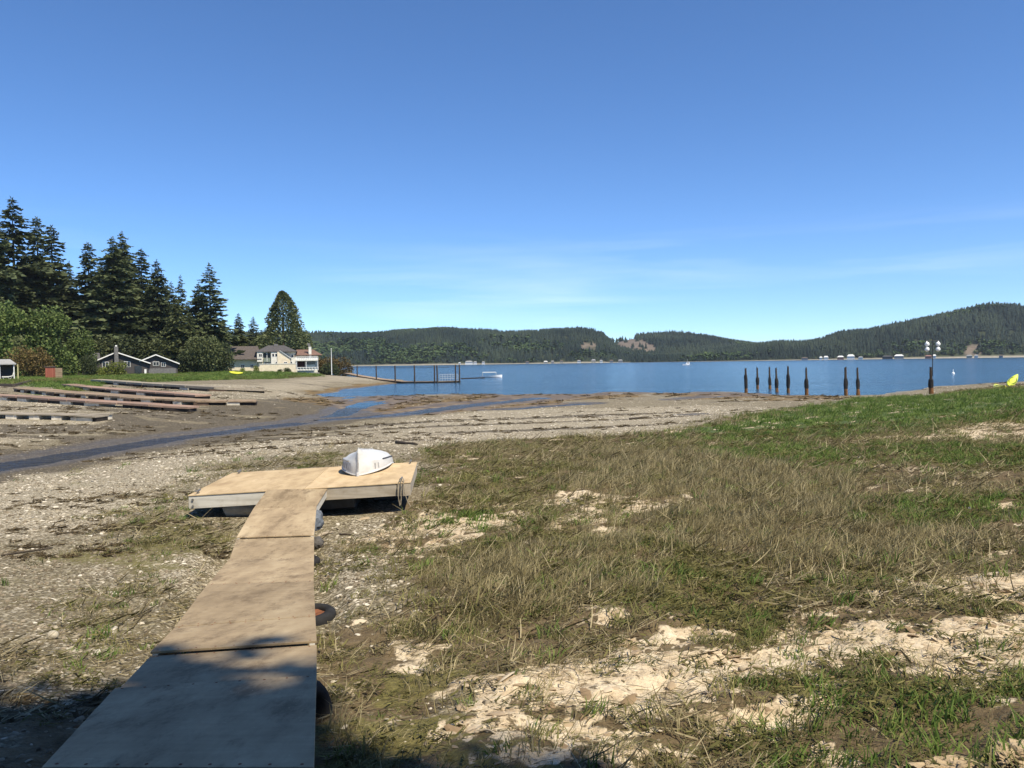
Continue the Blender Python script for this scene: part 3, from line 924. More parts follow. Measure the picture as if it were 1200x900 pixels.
md = o.modifiers.new('edges', 'EDGE_SPLIT'); md.split_angle = math.radians(28)
for sgn in (-1, 1):
    pts = [hp(s, sgn * (hull_section(s)[0][0] + 0.004), hull_section(s)[0][1] + 0.012) for s in ss]
    MB().tube(pts, 0.017, 6).build('rub_rail', worn_white if sgn < 0 else hull_mat.m, dinghy, smooth=True, local=bow)
    lo, hi = (0.34, 1.0) if sgn > 0 else (0.10, 0.55)
    cs = [lo + (hi - lo) * i / 10 for i in range(11)]
    pts = [hp(s, sgn * (hull_section(s)[2][0] + 0.003), hull_section(s)[2][1] + 0.002) for s in cs]
    MB().tube(pts, 0.014 if sgn > 0 else 0.02, 5).build('chine_strip', trim_dark if sgn > 0 else trim_grey, dinghy, local=bow)
stem = [hp(0, 0, h) + bd * -0.004 for h in (-0.005, 0.1, 0.2, 0.3, 0.4, 0.48)]
MB().tube(stem, [0.026, 0.022, 0.018, 0.016, 0.015, 0.015], 6).build('stem_strip', trim_grey, dinghy, local=bow)
MB().tube([hp(0, 0, h) + bd * -0.02 for h in (0.0, 0.05, 0.09)], [0.032, 0.034, 0.02], 8).build('bow_cap', worn_white, dinghy, local=bow)
MB().tube([hp(s, 0, hull_section(s)[-1][1] + 0.006) for s in ss[3:]], 0.016, 5).build('keel_strip', worn_white, dinghy, local=bow)
# scuffed lower strake on the left side and the faded registration strokes on the right
def hull_patch(s0, s1, k0, k1, sgn, mat, name, n=10, lift=0.004):
    v = []; f = []
    for i in range(n + 1):
        s = s0 + (s1 - s0) * i / n
        sec = hull_section(s)
        for kk in (k0, k1):
            k = int(kk); fr = kk - k
            a = sec[k][0] * (1 - fr) + sec[min(k + 1, K - 1)][0] * fr; h = sec[k][1] * (1 - fr) + sec[min(k + 1, K - 1)][1] * fr
            v.append(hp(s, sgn * (a + lift), h))
    for i in range(n):
        f.append((2 * i, 2 * i + 1, 2 * i + 3, 2 * i + 2))
    return MB().add(v, f).build(name, mat, dinghy, local=bow)
hull_patch(0.07, 0.5, 0.45, 1.75, -1, worn_white, 'scuffed_strake')
for s0 in (0.16, 0.215):
    hull_patch(s0, s0 + 0.018, 0.55, 1.5, 1, trim_grey, 'registration_mark', 2, 0.006)
for s0 in (0.13, 0.19, 0.25, 0.31):
    hull_patch(s0, s0 + 0.03, 0.7, 1.5, -1, trim_grey, 'registration_mark', 2, 0.008)

# ------------------------------------------------------------------ tyres and blocks under the walkway
def tyre(loc, R, w, tilt, label, fill=None, rz=0.0):
    t = empty('tyre', loc, rz, label, 'tyre')
    t.rotation_euler = (tilt[0], tilt[1], rz)
    prof = [(R * 0.62, -w * .36), (R * 0.66, -w * .5), (R * 0.88, -w * .52), (R * 0.98, -w * .38), (R, -w * .2), (R, w * .2), (R * 0.98, w * .38),
            (R * 0.88, w * .52), (R * 0.66, w * .5), (R * 0.62, w * .36), (R * 0.58, 0)]
    n = 36; v = []; f = []; k = len(prof)
    for i in range(n):
        a = 2 * math.pi * i / n
        for j, (r_, z_) in enumerate(prof):
            rr_ = r_ * (1.015 if (i % 2 and 3 <= j <= 6) else 1.0)
            v.append((math.cos(a) * rr_, math.sin(a) * rr_, z_))
    for i in range(n):
        for j in range(k):
            f.append((i * k + j, ((i + 1) % n) * k + j, ((i + 1) % n) * k + (j + 1) % k, i * k + (j + 1) % k))
    MB().add(v, f).build('tread', dark_rubber, t, smooth=True)
    if fill:
        m = MB(); rg = random.Random(3)
        vs = [(0, 0, w * 0.28)]; fs = []
        for ring in (0.3, 0.6):
            for i in range(16):
                a = 2 * math.pi * i / 16
                vs.append((math.cos(a) * R * ring, math.sin(a) * R * ring, w * (0.26 + rg.uniform(-0.1, 0.12))))
        for i in range(16):
            fs.append((0, 1 + i, 1 + (i + 1) % 16)); fs.append((1 + i, 17 + i, 17 + (i + 1) % 16, 1 + (i + 1) % 16))
        m.add(vs, fs).build('rusty_filling', fill, t)
    return t
def walk_edge(Y):
    for p_, q_ in zip(SR[:-1], SR[1:]):
        if p_.y <= Y <= q_.y:
            return p_.lerp(q_, (Y - p_.y) / (q_.y - p_.y))
def beside(Y, off, dz):
    e_ = walk_edge(Y)
    return (e_.x + off, Y, min(gz1(e_.x + off, Y), e_.z - 0.40) + dz)
tyre(beside(8.75, -0.07, 0.07), 0.30, 0.19, (0.03, -0.04), 'worn black tyre with rusty rubble inside, under the middle of the walkway', rust)
tyre(beside(5.35, -0.07, 0.04), 0.24, 0.17, (math.radians(78), 0.0), 'dark tyre standing half sunk in shade against the near end of the walkway', None, math.radians(80))
tyre(beside(12.3, -0.20, 0.06), 0.28, 0.16, (0.0, 0.04), 'small dark tyre half hidden below the walkway, beyond the rusty one')
# lumpy wrapped float under the last ramp
def lump(name, c, r, mat, seed, parent=None, rough=0.25, sub=3, flat=None, freq=2.2):
    bm = bmesh.new(); bmesh.ops.create_icosphere(bm, subdivisions=sub, radius=1.0)
    V = np.array([v.co[:] for v in bm.verts])
    n = fbm(V[:, 0] * freq + 5 + V[:, 2] * 1.7, V[:, 1] * freq + V[:, 2] * freq * 0.8 + seed * 3.1, seed, 4, 0.55) - 0.5
    V *= (1 + n * 2 * rough)[:, None]
    V *= np.array(r)
    if flat is not None: V[:, 2] = np.minimum(V[:, 2], flat + n * 0.06)
    for v, q in zip(bm.verts, V): v.co = q
    me = bpy.data.meshes.new(name); bm.to_mesh(me); bm.free()
    me.materials.append(mat)
    o = bpy.data.objects.new(name, me); o.location = c
    return link(o, parent)
for (px, py, r, sd_) in ((375, 609, (.17, .36, .19), 3),):
    p = ghit(px, py)
    tag(lump('wrapped_float', beside(14.6, -0.06, 0.13), r, blue_grey, sd_, rough=0.35), 'lumpy blue grey wrapped foam float wedged under the upper end of the last ramp', 'float')

# ------------------------------------------------------------------ sticks, logs and stones on the ground
drift = wood('driftwood', (.24, .19, .13), (.40, .33, .24), (.52, .45, .34), 0, grain=30, bump=0.4)
dark_wood = wood('dark_driftwood', (.035, .028, .02), (.07, .055, .04), (.12, .095, .07), 0, grain=20, bump=0.5)
def stick(px0, py0, px1, py1, r, mat, label, name='driftwood_stick', cat='stick', bend=0.05, seed=0):
    a, b = ghit(px0, py0), ghit(px1, py1)
    rg = random.Random(seed); pts = []; L = (b - a).length
    for i in range(7):
        t = i / 6; p = a.lerp(b, t)
        p.z = gz1(p.x, p.y) + r * 0.8
        p += Vector((0, math.sin(t * math.pi) * bend * L, 0)) + Vector((rg.uniform(-1, 1), rg.uniform(-1, 1), 0)) * r * 0.4
        pts.append(p)
    rad = [r * (1 - 0.55 * i / 6) * rg.uniform(0.85, 1.15) for i in range(7)]
    o = MB().tube(pts, rad, 7, jit=0.12, rng=rg)
    return tag(o.build(name, mat, None, smooth=True), label, cat)
stick(369, 631, 390, 625, 0.035, drift, 'pale flat driftwood stick beside the walkway below its last ramp', seed=1)
stick(398, 628, 416, 629, 0.02, dark_wood, 'thin dark twig on shelly ground right of the pale driftwood stick', seed=2)
stick(868, 792, 899, 782, 0.022, drift, 'bleached stick lying slantwise on the sandy crust right of centre', seed=3)
stick(375, 769, 389, 766, 0.014, drift, 'short pale stick poking out from under the walkway edge', seed=4)
stick(464, 520, 489, 522.5, 0.07, dark_wood, 'dark waterlogged log on the gravel behind the overturned dinghy', 'driftwood_log', 'log', seed=5)
stick(555, 862, 580, 866, 0.012, drift, 'thin curved bleached twig on mossy ground near the bottom edge', bend=0.25, seed=6)
stick(2, 653, 62, 643, 0.02, dark_wood, 'long thin dark branch on the gravel at the left edge', seed=8)
stick(738, 492, 760, 489.5, 0.06, dark_wood, 'dark branch on the pale gravel bar at centre, below the shoreline', seed=9, bend=0.1)
stone_m = simple('pale_stone', (.40, .36, .28), 0.3, 6, 0.85, 0.3, 0.4)
dark_stone = simple('dark_stone', (.085, .080, .075), 0.4, 7, 0.85, 0.3, 0.5)
p = ghit(62, 748); tag(lump('stone', (p.x, p.y, gz1(p.x, p.y) + 0.035), (.055, .045, .045), stone_m, 2, rough=0.12), 'single pale rounded stone among dry grass left of the walkway', 'stone')
tag(lump('stone', beside(13.3, 0.02, 0.10), (.12, .12, .12), dark_stone, 9, rough=0.3), 'dark rounded rock against the right side of the walkway, beyond the small tyre', 'stone')
crust = NM('sandstone_edge', 0.95, 0.2)
cn1 = crust.noise(9, 6, 0.7); cn2 = crust.voro(26)
crust.color(crust.ramp(cn1, [(0.25, (.16, .11, .065)), (0.45, (.34, .255, .155)), (0.75, (.47, .375, .25))]))
crust.bump(crust.math('ADD', cn1, crust.math('MULTIPLY', cn2, -0.6)), 0.9, 0.02)
def slab(px0, px1, py, rx, ry, h, label, seed):
    p = ghit((px0 + px1) / 2, py)
    o = lump('sandstone_slab', (p.x, p.y - ry * 0.55, gz1(p.x, p.y) - 0.01), (rx, ry, h), crust.m, seed, rough=0.34, sub=5, flat=h * 0.5, freq=4.5)
    return tag(o, label, 'rock')
slab(1070, 1162, 893, 0.26, 0.15, 0.06, 'flat tan sandstone slab at the bottom edge, left of the stepped one in the corner', 4)
slab(1165, 1225, 884, 0.19, 0.18, 0.08, 'stepped orange tan sandstone slab in the bottom right corner', 7)
slab(1048, 1066, 899, 0.06, 0.07, 0.03, 'small pale sandstone lump left of the flat slab at the bottom edge', 6)

# ------------------------------------------------------------------ old pilings in the water
pile_m = NM('old_piling', 0.95, 0.15)
pg = pile_m.noise(7, 5, 0.65, pile_m.coord('Object', (1, 1, 0.12)))
pc = pile_m.ramp(pg, [(0.3, (.030, .024, .020)), (0.6, (.085, .065, .048)), (0.8, (.15, .115, .085))])
pile_m.color(pc); pile_m.bump(pg, 0.6, 0.03)
mussel = simple('mussel_crust', (.026, .024, .022), 0.55, 9, 0.85, 0.3, 0.9)
orange_weed = simple('orange_rockweed', (.17, .085, .035), 0.45, 6, 0.9, 0.2, 0.8)
def piling(px, ptop, pbase, seed, label, scale=1.0):
    b = ghit(px, pbase); zb = gz1(b.x, b.y) - 0.3
    topz = at(px, ptop, b.y).z
    H = topz - zb
    e = empty('piling', (b.x, b.y, zb), 0, label, 'piling', 'old rotted pilings standing along the shoreline')
    rg = random.Random(seed)
    lean = (rg.uniform(-0.02, 0.01) - 0.012, rg.uniform(-0.02, 0.02))
    def prof(z, rf, n=12, amp=0.16, z0=0.0, z1=1.0, rings=16, jag=0.0):
        vs = []; fs = []
        for i in range(rings + 1):
            t = z0 + (z1 - z0) * i / rings
            zz = t * H
            for k in range(n):
                a = 2 * math.pi * k / n
                w = rf(t) * (1 + (float(fbm(np.array([math.cos(a) * 1.3 + seed]), np.array([zz * 1.6 + math.sin(a) * 1.3]), seed, 3)[0]) - 0.5) * 2 * amp)
                zz2 = zz + (rg.uniform(-jag, 0) if i == rings else 0)
                vs.append((math.cos(a) * w + lean[0] * zz, math.sin(a) * w + lean[1] * zz, zz2))
        for i in range(rings):
            for k in range(n):
                a = i * n + k; b_ = i * n + (k + 1) % n
                fs.append((a, b_, b_ + n, a + n))
        vs.append((lean[0] * H, lean[1] * H, H * z1 - jag * 0.6)); c = len(vs) - 1
        for k in range(n): fs.append((rings * n + k, rings * n + (k + 1) % n, c))
        return MB().add(vs, fs)
    tp = rg.uniform(0.06, 0.10)
    prof(0, lambda t: (0.15 - (0.15 - tp) * t) * scale, jag=0.35).build('post', pile_m.m, e)
    m0 = rg.uniform(0.24, 0.30); m1 = rg.uniform(0.56, 0.72)
    prof(0, lambda t: (0.155 + 0.045 * math.sin(math.pi * min(1, max(0, (t - m0) / (m1 - m0)))) ** 0.6) * scale, amp=0.3, z0=m0, z1=m1, rings=12).build('mussel_sleeve', mussel, e)
    prof(0, lambda t: (0.185 - 0.1 * t) * scale, amp=0.25, z0=0.0, z1=m0 + 0.01, rings=6).build('rockweed_sleeve', orange_weed, e)
    return e
PILES = [(874.5, 430, 460.5, 'leftmost old piling of the row in the shallows'), (888, 429, 457.5, 'second old piling from the left, farther out'),
         (902.5, 428.5, 457.5, 'third old piling from the left, left one of the close pair'), (910.5, 430, 460.2, 'fourth old piling from the left, right one of the close pair'),
         (923.5, 428, 461, 'fifth old piling from the left with thin broken tip'), (945.5, 429, 463, 'sixth old piling from the left, standing apart'),
         (991.5, 429, 463.2, 'thick old piling, left one of the two right of the gap'), (1005.8, 429, 463.2, 'leaning old piling, right one of the two right of the gap')]
for i, (a, b, c, lab) in enumerate(PILES):
    piling(a, b, c, 11 + i, lab)
mp_ = piling(1091.5, 428, 461.5, 31, 'rightmost old piling, the one carrying the white gourd birdhouses', 1.1)
# gourd rack for purple martins
gp = Vector(mp_.location); gtop = at(1091.5, 428, gp.y).z; apex = at(1091.5, 397, gp.y).z
gourd_white = simple('white_gourd', (.82, .82, .80), 0.06, 5, 0.45, 0.4)
dark_metal = simple('dark_metal', (.03, .03, .034), 0.3, 8, 0.5, 0.4)
GR = Vector((gp.x + 0.02, gp.y - 0.14, gtop - 0.9))
rack = empty('gourd_rack', GR, 0, 'slim dark mast with four white birdhouse gourds, fixed to the rightmost piling', 'birdhouse')
hm = apex - GR.z
MB().tube([(0, 0, 0), (0, 0, hm + 0.05)], 0.035, 8).build('mast', dark_metal, rack)
u1 = (apex - 400.5 * 0) - GR.z
pxm = gp.y / FPX
for zz in (hm - 2.5 * pxm, hm - 8.5 * pxm):
    MB().tube([(-7.2 * pxm, 0, zz), (7.2 * pxm, 0, zz)], 0.022, 6).build('crossarm', dark_metal, rack)
    for sx in (-1, 1):
        cx = sx * 6.8 * pxm
        g = MB()
        g.tube([(cx, 0, zz), (cx, 0, zz - 0.08), (cx - sx * 0.02, 0, zz - 0.16), (cx - sx * 0.03, 0, zz - 0.28), (cx - sx * 0.03, 0, zz - 0.40), (cx - sx * 0.03, 0, zz - 0.47)], [0.02, 0.05, 0.15, 0.19, 0.14, 0.03], 12)
        g.build('gourd', gourd_white, rack, smooth=True)

# ------------------------------------------------------------------ yellow kayaks
yellow = simple('yellow_plastic', (.70, .70, .06), 0.12, 4, 0.4, 0.4)
green_yellow = simple('lime_plastic', (.52, .62, .05), 0.12, 4, 0.4, 0.4)
black_hull = simple('black_plastic_hull', (.015, .02, .018), 0.4, 4, 0.4, 0.4)
def kayak(loc, rz, L, wid, dep, tilt, top, bot, label, pitch=0.0, ratio=0.5):
    e = empty('kayak', loc, rz, label, 'kayak', 'yellow kayaks pulled up on the shore')
    e.rotation_euler = (tilt, pitch, rz)
    n = 18; K_ = 7
    def ring(t):
        s = math.sin(math.pi * min(max(t, 0.01), 0.99)) ** 0.55
        return wid * 0.5 * s, dep * (0.45 + 0.55 * s), dep * 0.35 * (abs(2 * t - 1) ** 2.2)
    for nm, mat, sgn in (('deck', top, 1), ('hull', bot, -1)):
        vs = []; fs = []
        for i in range(n + 1):
            t = i / n; b, h, rise = ring(t)
            for k in range(K_):
                a = math.pi * k / (K_ - 1)
                hh = h * (0.32 if sgn > 0 else 0.68)
                vs.append(((t - 0.5) * L, math.cos(a) * b, rise + sgn * math.sin(a) ** 0.7 * hh))
        for i in range(n):
            for k in range(K_ - 1):
                a = i * K_ + k
                fs.append((a, a + 1, a + K_ + 1, a + K_))
        MB().add(vs, fs).build(nm, mat, e, smooth=True)
    vs = []
    MB().tube([(-0.35 + 0.7 * i / 8 if False else 0.38 * math.cos(2 * math.pi * i / 16), 0.2 * math.sin(2 * math.pi * i / 16), dep * 0.32) for i in range(17)], 0.02, 5, caps=False).build('cockpit_rim', black_hull, e)
    return e
p = at(1171, 450.5, 50); p.z = float(gsample(np.array([p.x]), np.array([p.y]))[0])
def on_ground(px, Y):
    d = ray(px, 450); x = d[0] * Y / d[1]
    return Vector((x, Y, gz1(x, Y)))

# ------------------------------------------------------------------ beached dock floats on the left
red_deck = wood('red_deck', (.20, .130, .095), (.31, .205, .150), (.41, .295, .22), 0, stain=(.24, .19, .14), grain=8, bump=0.3)
rot_deck = wood('rotted_deck', (.16, .11, .07), (.30, .22, .145), (.42, .33, .23), 0, stain=(.08, .06, .04), grain=8, bump=0.3)
log_grey = wood('log_grey', (.17, .145, .11), (.29, .25, .19), (.42, .37, .30), 0, grain=8, bump=0.3)
pale_block = simple('pale_float_block', (.62, .56, .45), 0.3, 2.5, 0.9, 0.2, 0.4)
dark_float_gap = simple('dark_float_gap_shade', (.030, .024, .020), 0.4, 2.5, 0.8, 0.3, 0.4)  # dark floats, and painted shade for the gaps under the stranded docks
brown_block = simple('brown_float_log', (.10, .065, .045), 0.4, 2.5, 0.8, 0.3, 0.4)
def beach_dock(pts, zs, width, deck_mat, label, pat, deck_t=0.12, block_h=0.25, boards=10, ramp_end=None):
    """a string of dock sections lying on the beach; pts pixel points of the near deck edge, zs deck heights"""
    W_ = []
    for (a_, b_), z in zip(pts, zs):
        for _ in range(25):
            p_ = onz(a_, b_, z); z = 0.5 * z + 0.5 * (gz1(p_.x, p_.y) + deck_t + block_h)
        W_.append(onz(a_, b_, z))
    base = W_[0].lerp(W_[-1], 0.5); base.z = gz1(base.x, base.y)
    e = empty('beached_dock', base, 0, label, 'dock', 'dock floats stranded on the left beach at low tide')
    # resample by length
    ls = [0]
    for i in range(1, len(W_)): ls.append(ls[-1] + (W_[i] - W_[i - 1]).length)
    def P(t):
        s = t * ls[-1]
        for i in range(1, len(W_)):
            if s <= ls[i] or i == len(W_) - 1:
                return W_[i - 1].lerp(W_[i], (s - ls[i - 1]) / (ls[i] - ls[i - 1]))
    rg = random.Random(len(label))
    def seg(t0, t1, back0, back1, z0, z1):
        a, b = P(t0), P(t1); d = (b - a).normalized(); nb = Vector((-d.y, d.x, 0)).normalized()
        if nb.y < 0: nb = -nb
        f = [a + nb * back0, b + nb * back0, b + nb * back1, a + nb * back1]
        return MB().hexa([q + Vector((0, 0, z0)) for q in f] + [q + Vector((0, 0, z1)) for q in f])
    for i in range(boards):
        g = 0.0015
        dz = rg.uniform(-0.02, 0.02)
        seg(i / boards + g, (i + 1) / boards - g, 0, width, -deck_t + dz, dz).build('deck_section', deck_mat, e, local=base)
    n = len(pat)
    for i, ch in enumerate(pat):
        if ch == '.': continue
        mat = {'w': pale_block, 'd': dark_float_gap, 'b': brown_block, 'g': log_grey}[ch]
        t0 = i / n + rg.uniform(0, 0.12) / n; t1 = (i + 1) / n - rg.uniform(0, 0.12) / n
        zb = min(gz1(P(t0).x, P(t0).y), gz1(P(t1).x, P(t1).y)) - P((t0 + t1) / 2).z - 0.03
        seg(t0, t1, 0.06 + (0.1 if ch == 'd' else 0), width - 0.06, min(zb, -deck_t - 0.12), -deck_t - 0.022).build('float_or_gap', mat, e, local=base)  # dark pieces, set back, paint the shade of open gaps below the deck
    return e, P
beach_dock([(-120, 483.5), (0, 484.5), (85, 486.5), (112, 488)], [1.18, 1.16, 1.13, 1.10], 1.2, log_grey,
           'nearest grey stranded dock on pale float blocks, at the left edge', 'w.w.w.w.w.w.w.w.dd', 0.06)
e = beach_dock([(108, 487.6), (133, 484.8)], [1.02, 1.05], 1.4, log_grey, 'broken grey dock frame at the tip of the nearest stranded dock', 'w.w', 0.06, boards=3)
beach_dock([(-120, 457.5), (0, 463.5), (100, 469.5), (190, 475.0), (221, 476.8)], [1.68, 1.62, 1.42, 1.26, 1.20], 1.4, red_deck,
           'long rust red stranded dock on dark and pale blocks, second nearest', 'wdw.wdbw.wdw.bdwdw.ddd', 0.13, boards=14)
beach_dock([(15, 454.6), (60, 459.3), (150, 465.6), (225, 469.5), (301, 469.6)], [1.72, 1.66, 1.46, 1.22, 1.12], 2.0, rot_deck,
           'longest stranded dock, rotted brown planks on short log floats, reaching the mud', 'b.wb.wdbw.b.wdb.wdb.w.wb.wdbw.bdwd', 0.12, boards=18)
beach_dock([(72, 450.2), (110, 454.4), (170, 458.9), (229, 463.0)], [1.88, 1.70, 1.52, 1.38], 1.4, red_deck,
           'short red brown stranded dock higher up the beach, with thick log end', 'dwddwdddwddwddddd', 0.13, boards=9)
beach_dock([(106, 444.6), (160, 448.4), (240, 453.2), (311, 455.8)], [2.02, 1.85, 1.56, 1.36], 1.6, log_grey,
           'farthest stranded dock, a grey log boom below the dark cabins', 'ddbddwddbddbdddwddbdd', 0.22, boards=8)

# ------------------------------------------------------------------ pier off the left point
pier_p = [onz(a, b, z) for a, b, z in ((403, 437.2, 1.25), (420, 440.6, 0.90), (445, 444.6, 0.55), (470, 447.0, 0.36), (505, 446.8, 0.33), (538.5, 446.2, 0.33))]
pb = pier_p[2].copy(); pb.z = 0
pier = empty('floating_pier', pb, 0, 'long low floating pier running from the left point out into the water', 'pier')
for i in range(len(pier_p) - 1):
    a, b = pier_p[i], pier_p[i + 1]
    d = (b - a).normalized(); nb = Vector((-d.y, d.x, 0)).normalized()
    if nb.y < 0: nb = -nb
    wdt = 1.8
    for nm, mat, z0, z1, b0, b1 in (('deck_section', rot_deck, -0.08, 0.0, 0, wdt), ('float_log', dark_float_gap, -0.30, -0.082, 0.05, 0.4), ('float_log', dark_float_gap, -0.30, -0.082, wdt - 0.4, wdt - 0.05)):
        f = [a + nb * b0 + d * 0.03, b + nb * b0, b + nb * b1, a + nb * b1 + d * 0.03]
        MB().hexa([q + Vector((0, 0, z0)) for q in f] + [q + Vector((0, 0, z1)) for q in f]).build(nm, mat, pier, local=pb)
PP = [(419, 428.6, 442), (441.7, 428.5, 445.5), (463.7, 428.3, 447.5), (486, 428, 448), (509.3, 428, 447.8), (512.5, 428, 447.2), (534, 427.3, 446.3), (538.6, 427.0, 447)]
def along(px, off):
    """on the pier's line at a pixel column"""
    d = ray(px, 440)
    for i in range(len(pier_p) - 1):
        a, b = pier_p[i], pier_p[i + 1]
        r0, r1 = a.x / a.y, b.x / b.y; r_ = d[0] / d[1]
        if r0 <= r_ <= r1 + 1e-6 or i == len(pier_p) - 2:
            t = (r_ - r0) / (r1 - r0)
            return a.lerp(b, min(max(t, 0), 1.02))
tops = []
plab = ['first pier piling from the beach', 'second pier piling from the beach', 'third pier piling, at the edge of the sand', 'fourth pier piling, the last lone one before the pairs',
        'left piling of the inner pair on the pier', 'right piling of the inner pair on the pier', 'left piling of the outer pair by the pier rail', 'outermost piling at the tip of the pier']
for (px, pt, pbot), lab in zip(PP, plab):
    q = along(px, 0); q = q + Vector((0, -0.25, 0))
    zt_ = at(px, pt, q.y).z
    rg = random.Random(int(px))
    z0 = min(gz1(q.x, q.y), 0) - 0.4
    o = MB().tube([(0, 0, 0), (0, 0, (zt_ - z0) * 0.5), (rg.uniform(-.04, .04), 0, zt_ - z0)], [0.15, 0.13, 0.12], 9, jit=0.08, rng=rg).build('pier_piling', pile_m.m)
    o.location = (q.x, q.y, z0)
    tag(o, lab, 'piling', 'pilings along the floating pier')
    tops.append(Vector((q.x, q.y, zt_ - 0.35)))
qs = [at(403, 430.5, pier_p[0].y)] + tops
rl = []
for a, b in zip(qs[:-1], qs[1:]):
    for i in range(6):
        t = i / 6; rl.append(a.lerp(b, t) - Vector((0, 0, 0.12 * math.sin(math.pi * t) * min(1, (b - a).length / 3))))
rl.append(qs[-1])
tag(MB().tube(rl, 0.035, 5).build('water_pipe', dark_metal), 'thin dark pipe strung along the tops of the pier pilings', 'pipe')
# rail at the pier head
ra_, rb_ = along(514.5, 0) + Vector((0, 1.5, 0)), along(536, 0) + Vector((0, 1.5, 0))
rail = empty('pier_rail', ra_, 0, 'pale open railing at the outer end of the floating pier', 'railing')
rail_m = simple('rail_paint', (.42, .44, .44), 0.15, 4, 0.6)
for zz in (0.45, 0.85, 1.2):
    MB().tube([ra_ + Vector((0, 0, zz)), rb_ + Vector((0, 0, zz))], 0.035, 5).build('rail_bar', rail_m, rail, local=ra_)
for i in range(8):
    q = ra_.lerp(rb_, i / 7)
    MB().tube([q, q + Vector((0, 0, 1.2))], 0.035, 5).build('rail_post', rail_m, rail, local=ra_)
# lift dock and the small boat on it
l0, l1 = onz(540, 443.0, 0.22), onz(568, 442.2, 0.22)
MBd = MB(); nrm_ = Vector((0, 1.1, 0))
MBd.hexa([q + Vector((0, 0, z)) for z in (-0.25, 0) for q in (l0, l1, l1 + nrm_, l0 + nrm_)])
tag(MBd.build('finger_float', dark_float_gap), 'narrow dark finger float between the pier tip and the white boat', 'float')
bp = onz(574.5, 442.6, 0.0)
white_gel = simple('white_gelcoat', (.80, .80, .80), 0.06, 3, 0.35, 0.45)
grey_glass = simple('boat_glass', (.05, .07, .09), 0.2, 3, 0.15, 0.6)
def small_boat(loc, rz, L, wid, label, cabin, mast=0.0, hull_m=None, flat=False):
    e = empty('motor_boat', loc, rz, label, 'boat')
    vs = []; fs = []; n = 14
    for i in range(n + 1):
        t = i / n
        b = wid * 0.5 * (1 - max(0, (t - 0.45) / 0.55) ** 2.2)
        sh = 0.10 * L * (0.75 + 0.6 * t ** 2)
        for a, h in ((-b, sh), (-b * 0.82, 0.02 * L), (-b * 0.3, -0.04 * L), (b * 0.3, -0.04 * L), (b * 0.82, 0.02 * L), (b, sh)):
            vs.append(((t - 0.45) * L, a, h))
    for i in range(n):
        for k in range(5):
            a = i * 6 + k; fs.append((a, a + 1, a + 7, a + 6))
        fs.append((i * 6, i * 6 + 6, i * 6 + 11, i * 6 + 5))
    fs.append((0, 1, 2, 3, 4, 5))
    MB().add(vs, fs).build('hull', hull_m or white_gel, e)
    if cabin:
        z0 = 0.09 * L; z1 = z0 + cabin
        MB().hexa([(-0.22 * L, -wid * .34, z0), (0.20 * L, -wid * .3, z0), (0.20 * L, wid * .3, z0), (-0.22 * L, wid * .34, z0),
                   (-0.20 * L, -wid * .3, z1), (0.08 * L, -wid * .26, z1), (0.08 * L, wid * .26, z1), (-0.20 * L, wid * .3, z1)]).build('cabin', white_gel, e)
        MB().box(-0.16 * L, 0.06 * L, -wid * .345, wid * .345, z0 + cabin * 0.45, z0 + cabin * 0.8).build('window', grey_glass, e)
        MB().box(-0.26 * L, 0.10 * L, -wid * .33, wid * .33, z1, z1 + 0.06).build('roof', white_gel, e)
    if mast:
        MB().tube([(-0.02 * L, 0, 0.1 * L), (-0.02 * L, 0, mast)], 0.07, 6).build('mast', rail_m, e)
    return e
small_boat(bp, math.radians(8), 5.2, 1.9, 'low white runabout on a lift beyond the tip of the pier', 0.0)
cv = MB(); cp_ = bp
can = empty('boat_canopy', (bp.x, bp.y, 0.0), 0, 'flat pale canopy on thin posts over the white runabout', 'canopy')
MB().hexa([(-1.9, -1.0, 1.22), (1.5, -1.0, 1.22), (1.5, 1.0, 1.22), (-1.9, 1.0, 1.22), (-1.7, -0.9, 1.38), (1.3, -0.9, 1.38), (1.3, 0.9, 1.38), (-1.7, 0.9, 1.38)]).build('canopy_top', rail_m, can)
for sx, sy in ((-1.8, -0.95), (1.4, -0.95), (-1.8, 0.95), (1.4, 0.95)):
    MB().tube([(sx, sy, -0.4), (sx, sy, 1.25)], 0.04, 6).build('post', rail_m, can)
bq = onz(805.5, 428.0, 0.0)
small_boat(Vector((bq.x, bq.y, -0.05)), math.radians(195), 5.8, 2.2, 'white cabin cruiser with short mast, alone out on the open water', 1.5, 4.2)
bu = onz(1117, 438.2, 0)
bo = empty('mooring_buoy', (bu.x, bu.y, 0), 0, 'small white mooring buoy floating right of the gourd piling', 'buoy')
MB().tube([(0, 0, -0.3), (0, 0, -0.1), (0, 0, 0.1), (0, 0, 0.28), (0, 0, 0.36)], [0.12, 0.28, 0.32, 0.24, 0.08], 12).build('float_ball', gourd_white, bo, smooth=True)
MB().tube([(0, 0, 0.36), (0, 0, 0.95)], [0.09, 0.06], 8).build('stem', gourd_white, bo)
kq = on_ground(1171.5, 52)
kayak(Vector((kq.x, kq.y, kq.z + 0.14)), math.radians(68), 3.0, 0.62, 0.32, 0, yellow, yellow, 'bright yellow kayak lying in the grass near the right edge, left of the tilted one')
kq = on_ground(1186, 53.5)
kayak(Vector((kq.x, kq.y, kq.z + 0.42)), math.radians(35), 1.5, 0.50, 0.36, math.radians(35), green_yellow, black_hull, 'lime yellow kayak with dark hull, tilted up on the bank at the right edge', pitch=math.radians(-28))
kq = ghit(277, 439.3)
kayak(Vector((kq.x, kq.y, gz1(kq.x, kq.y) + 0.45)), math.radians(-14), 3.4, 0.8, 0.36, math.radians(30), yellow, yellow, 'yellow kayak lying on the lawn in front of the cream house', pitch=math.radians(5))

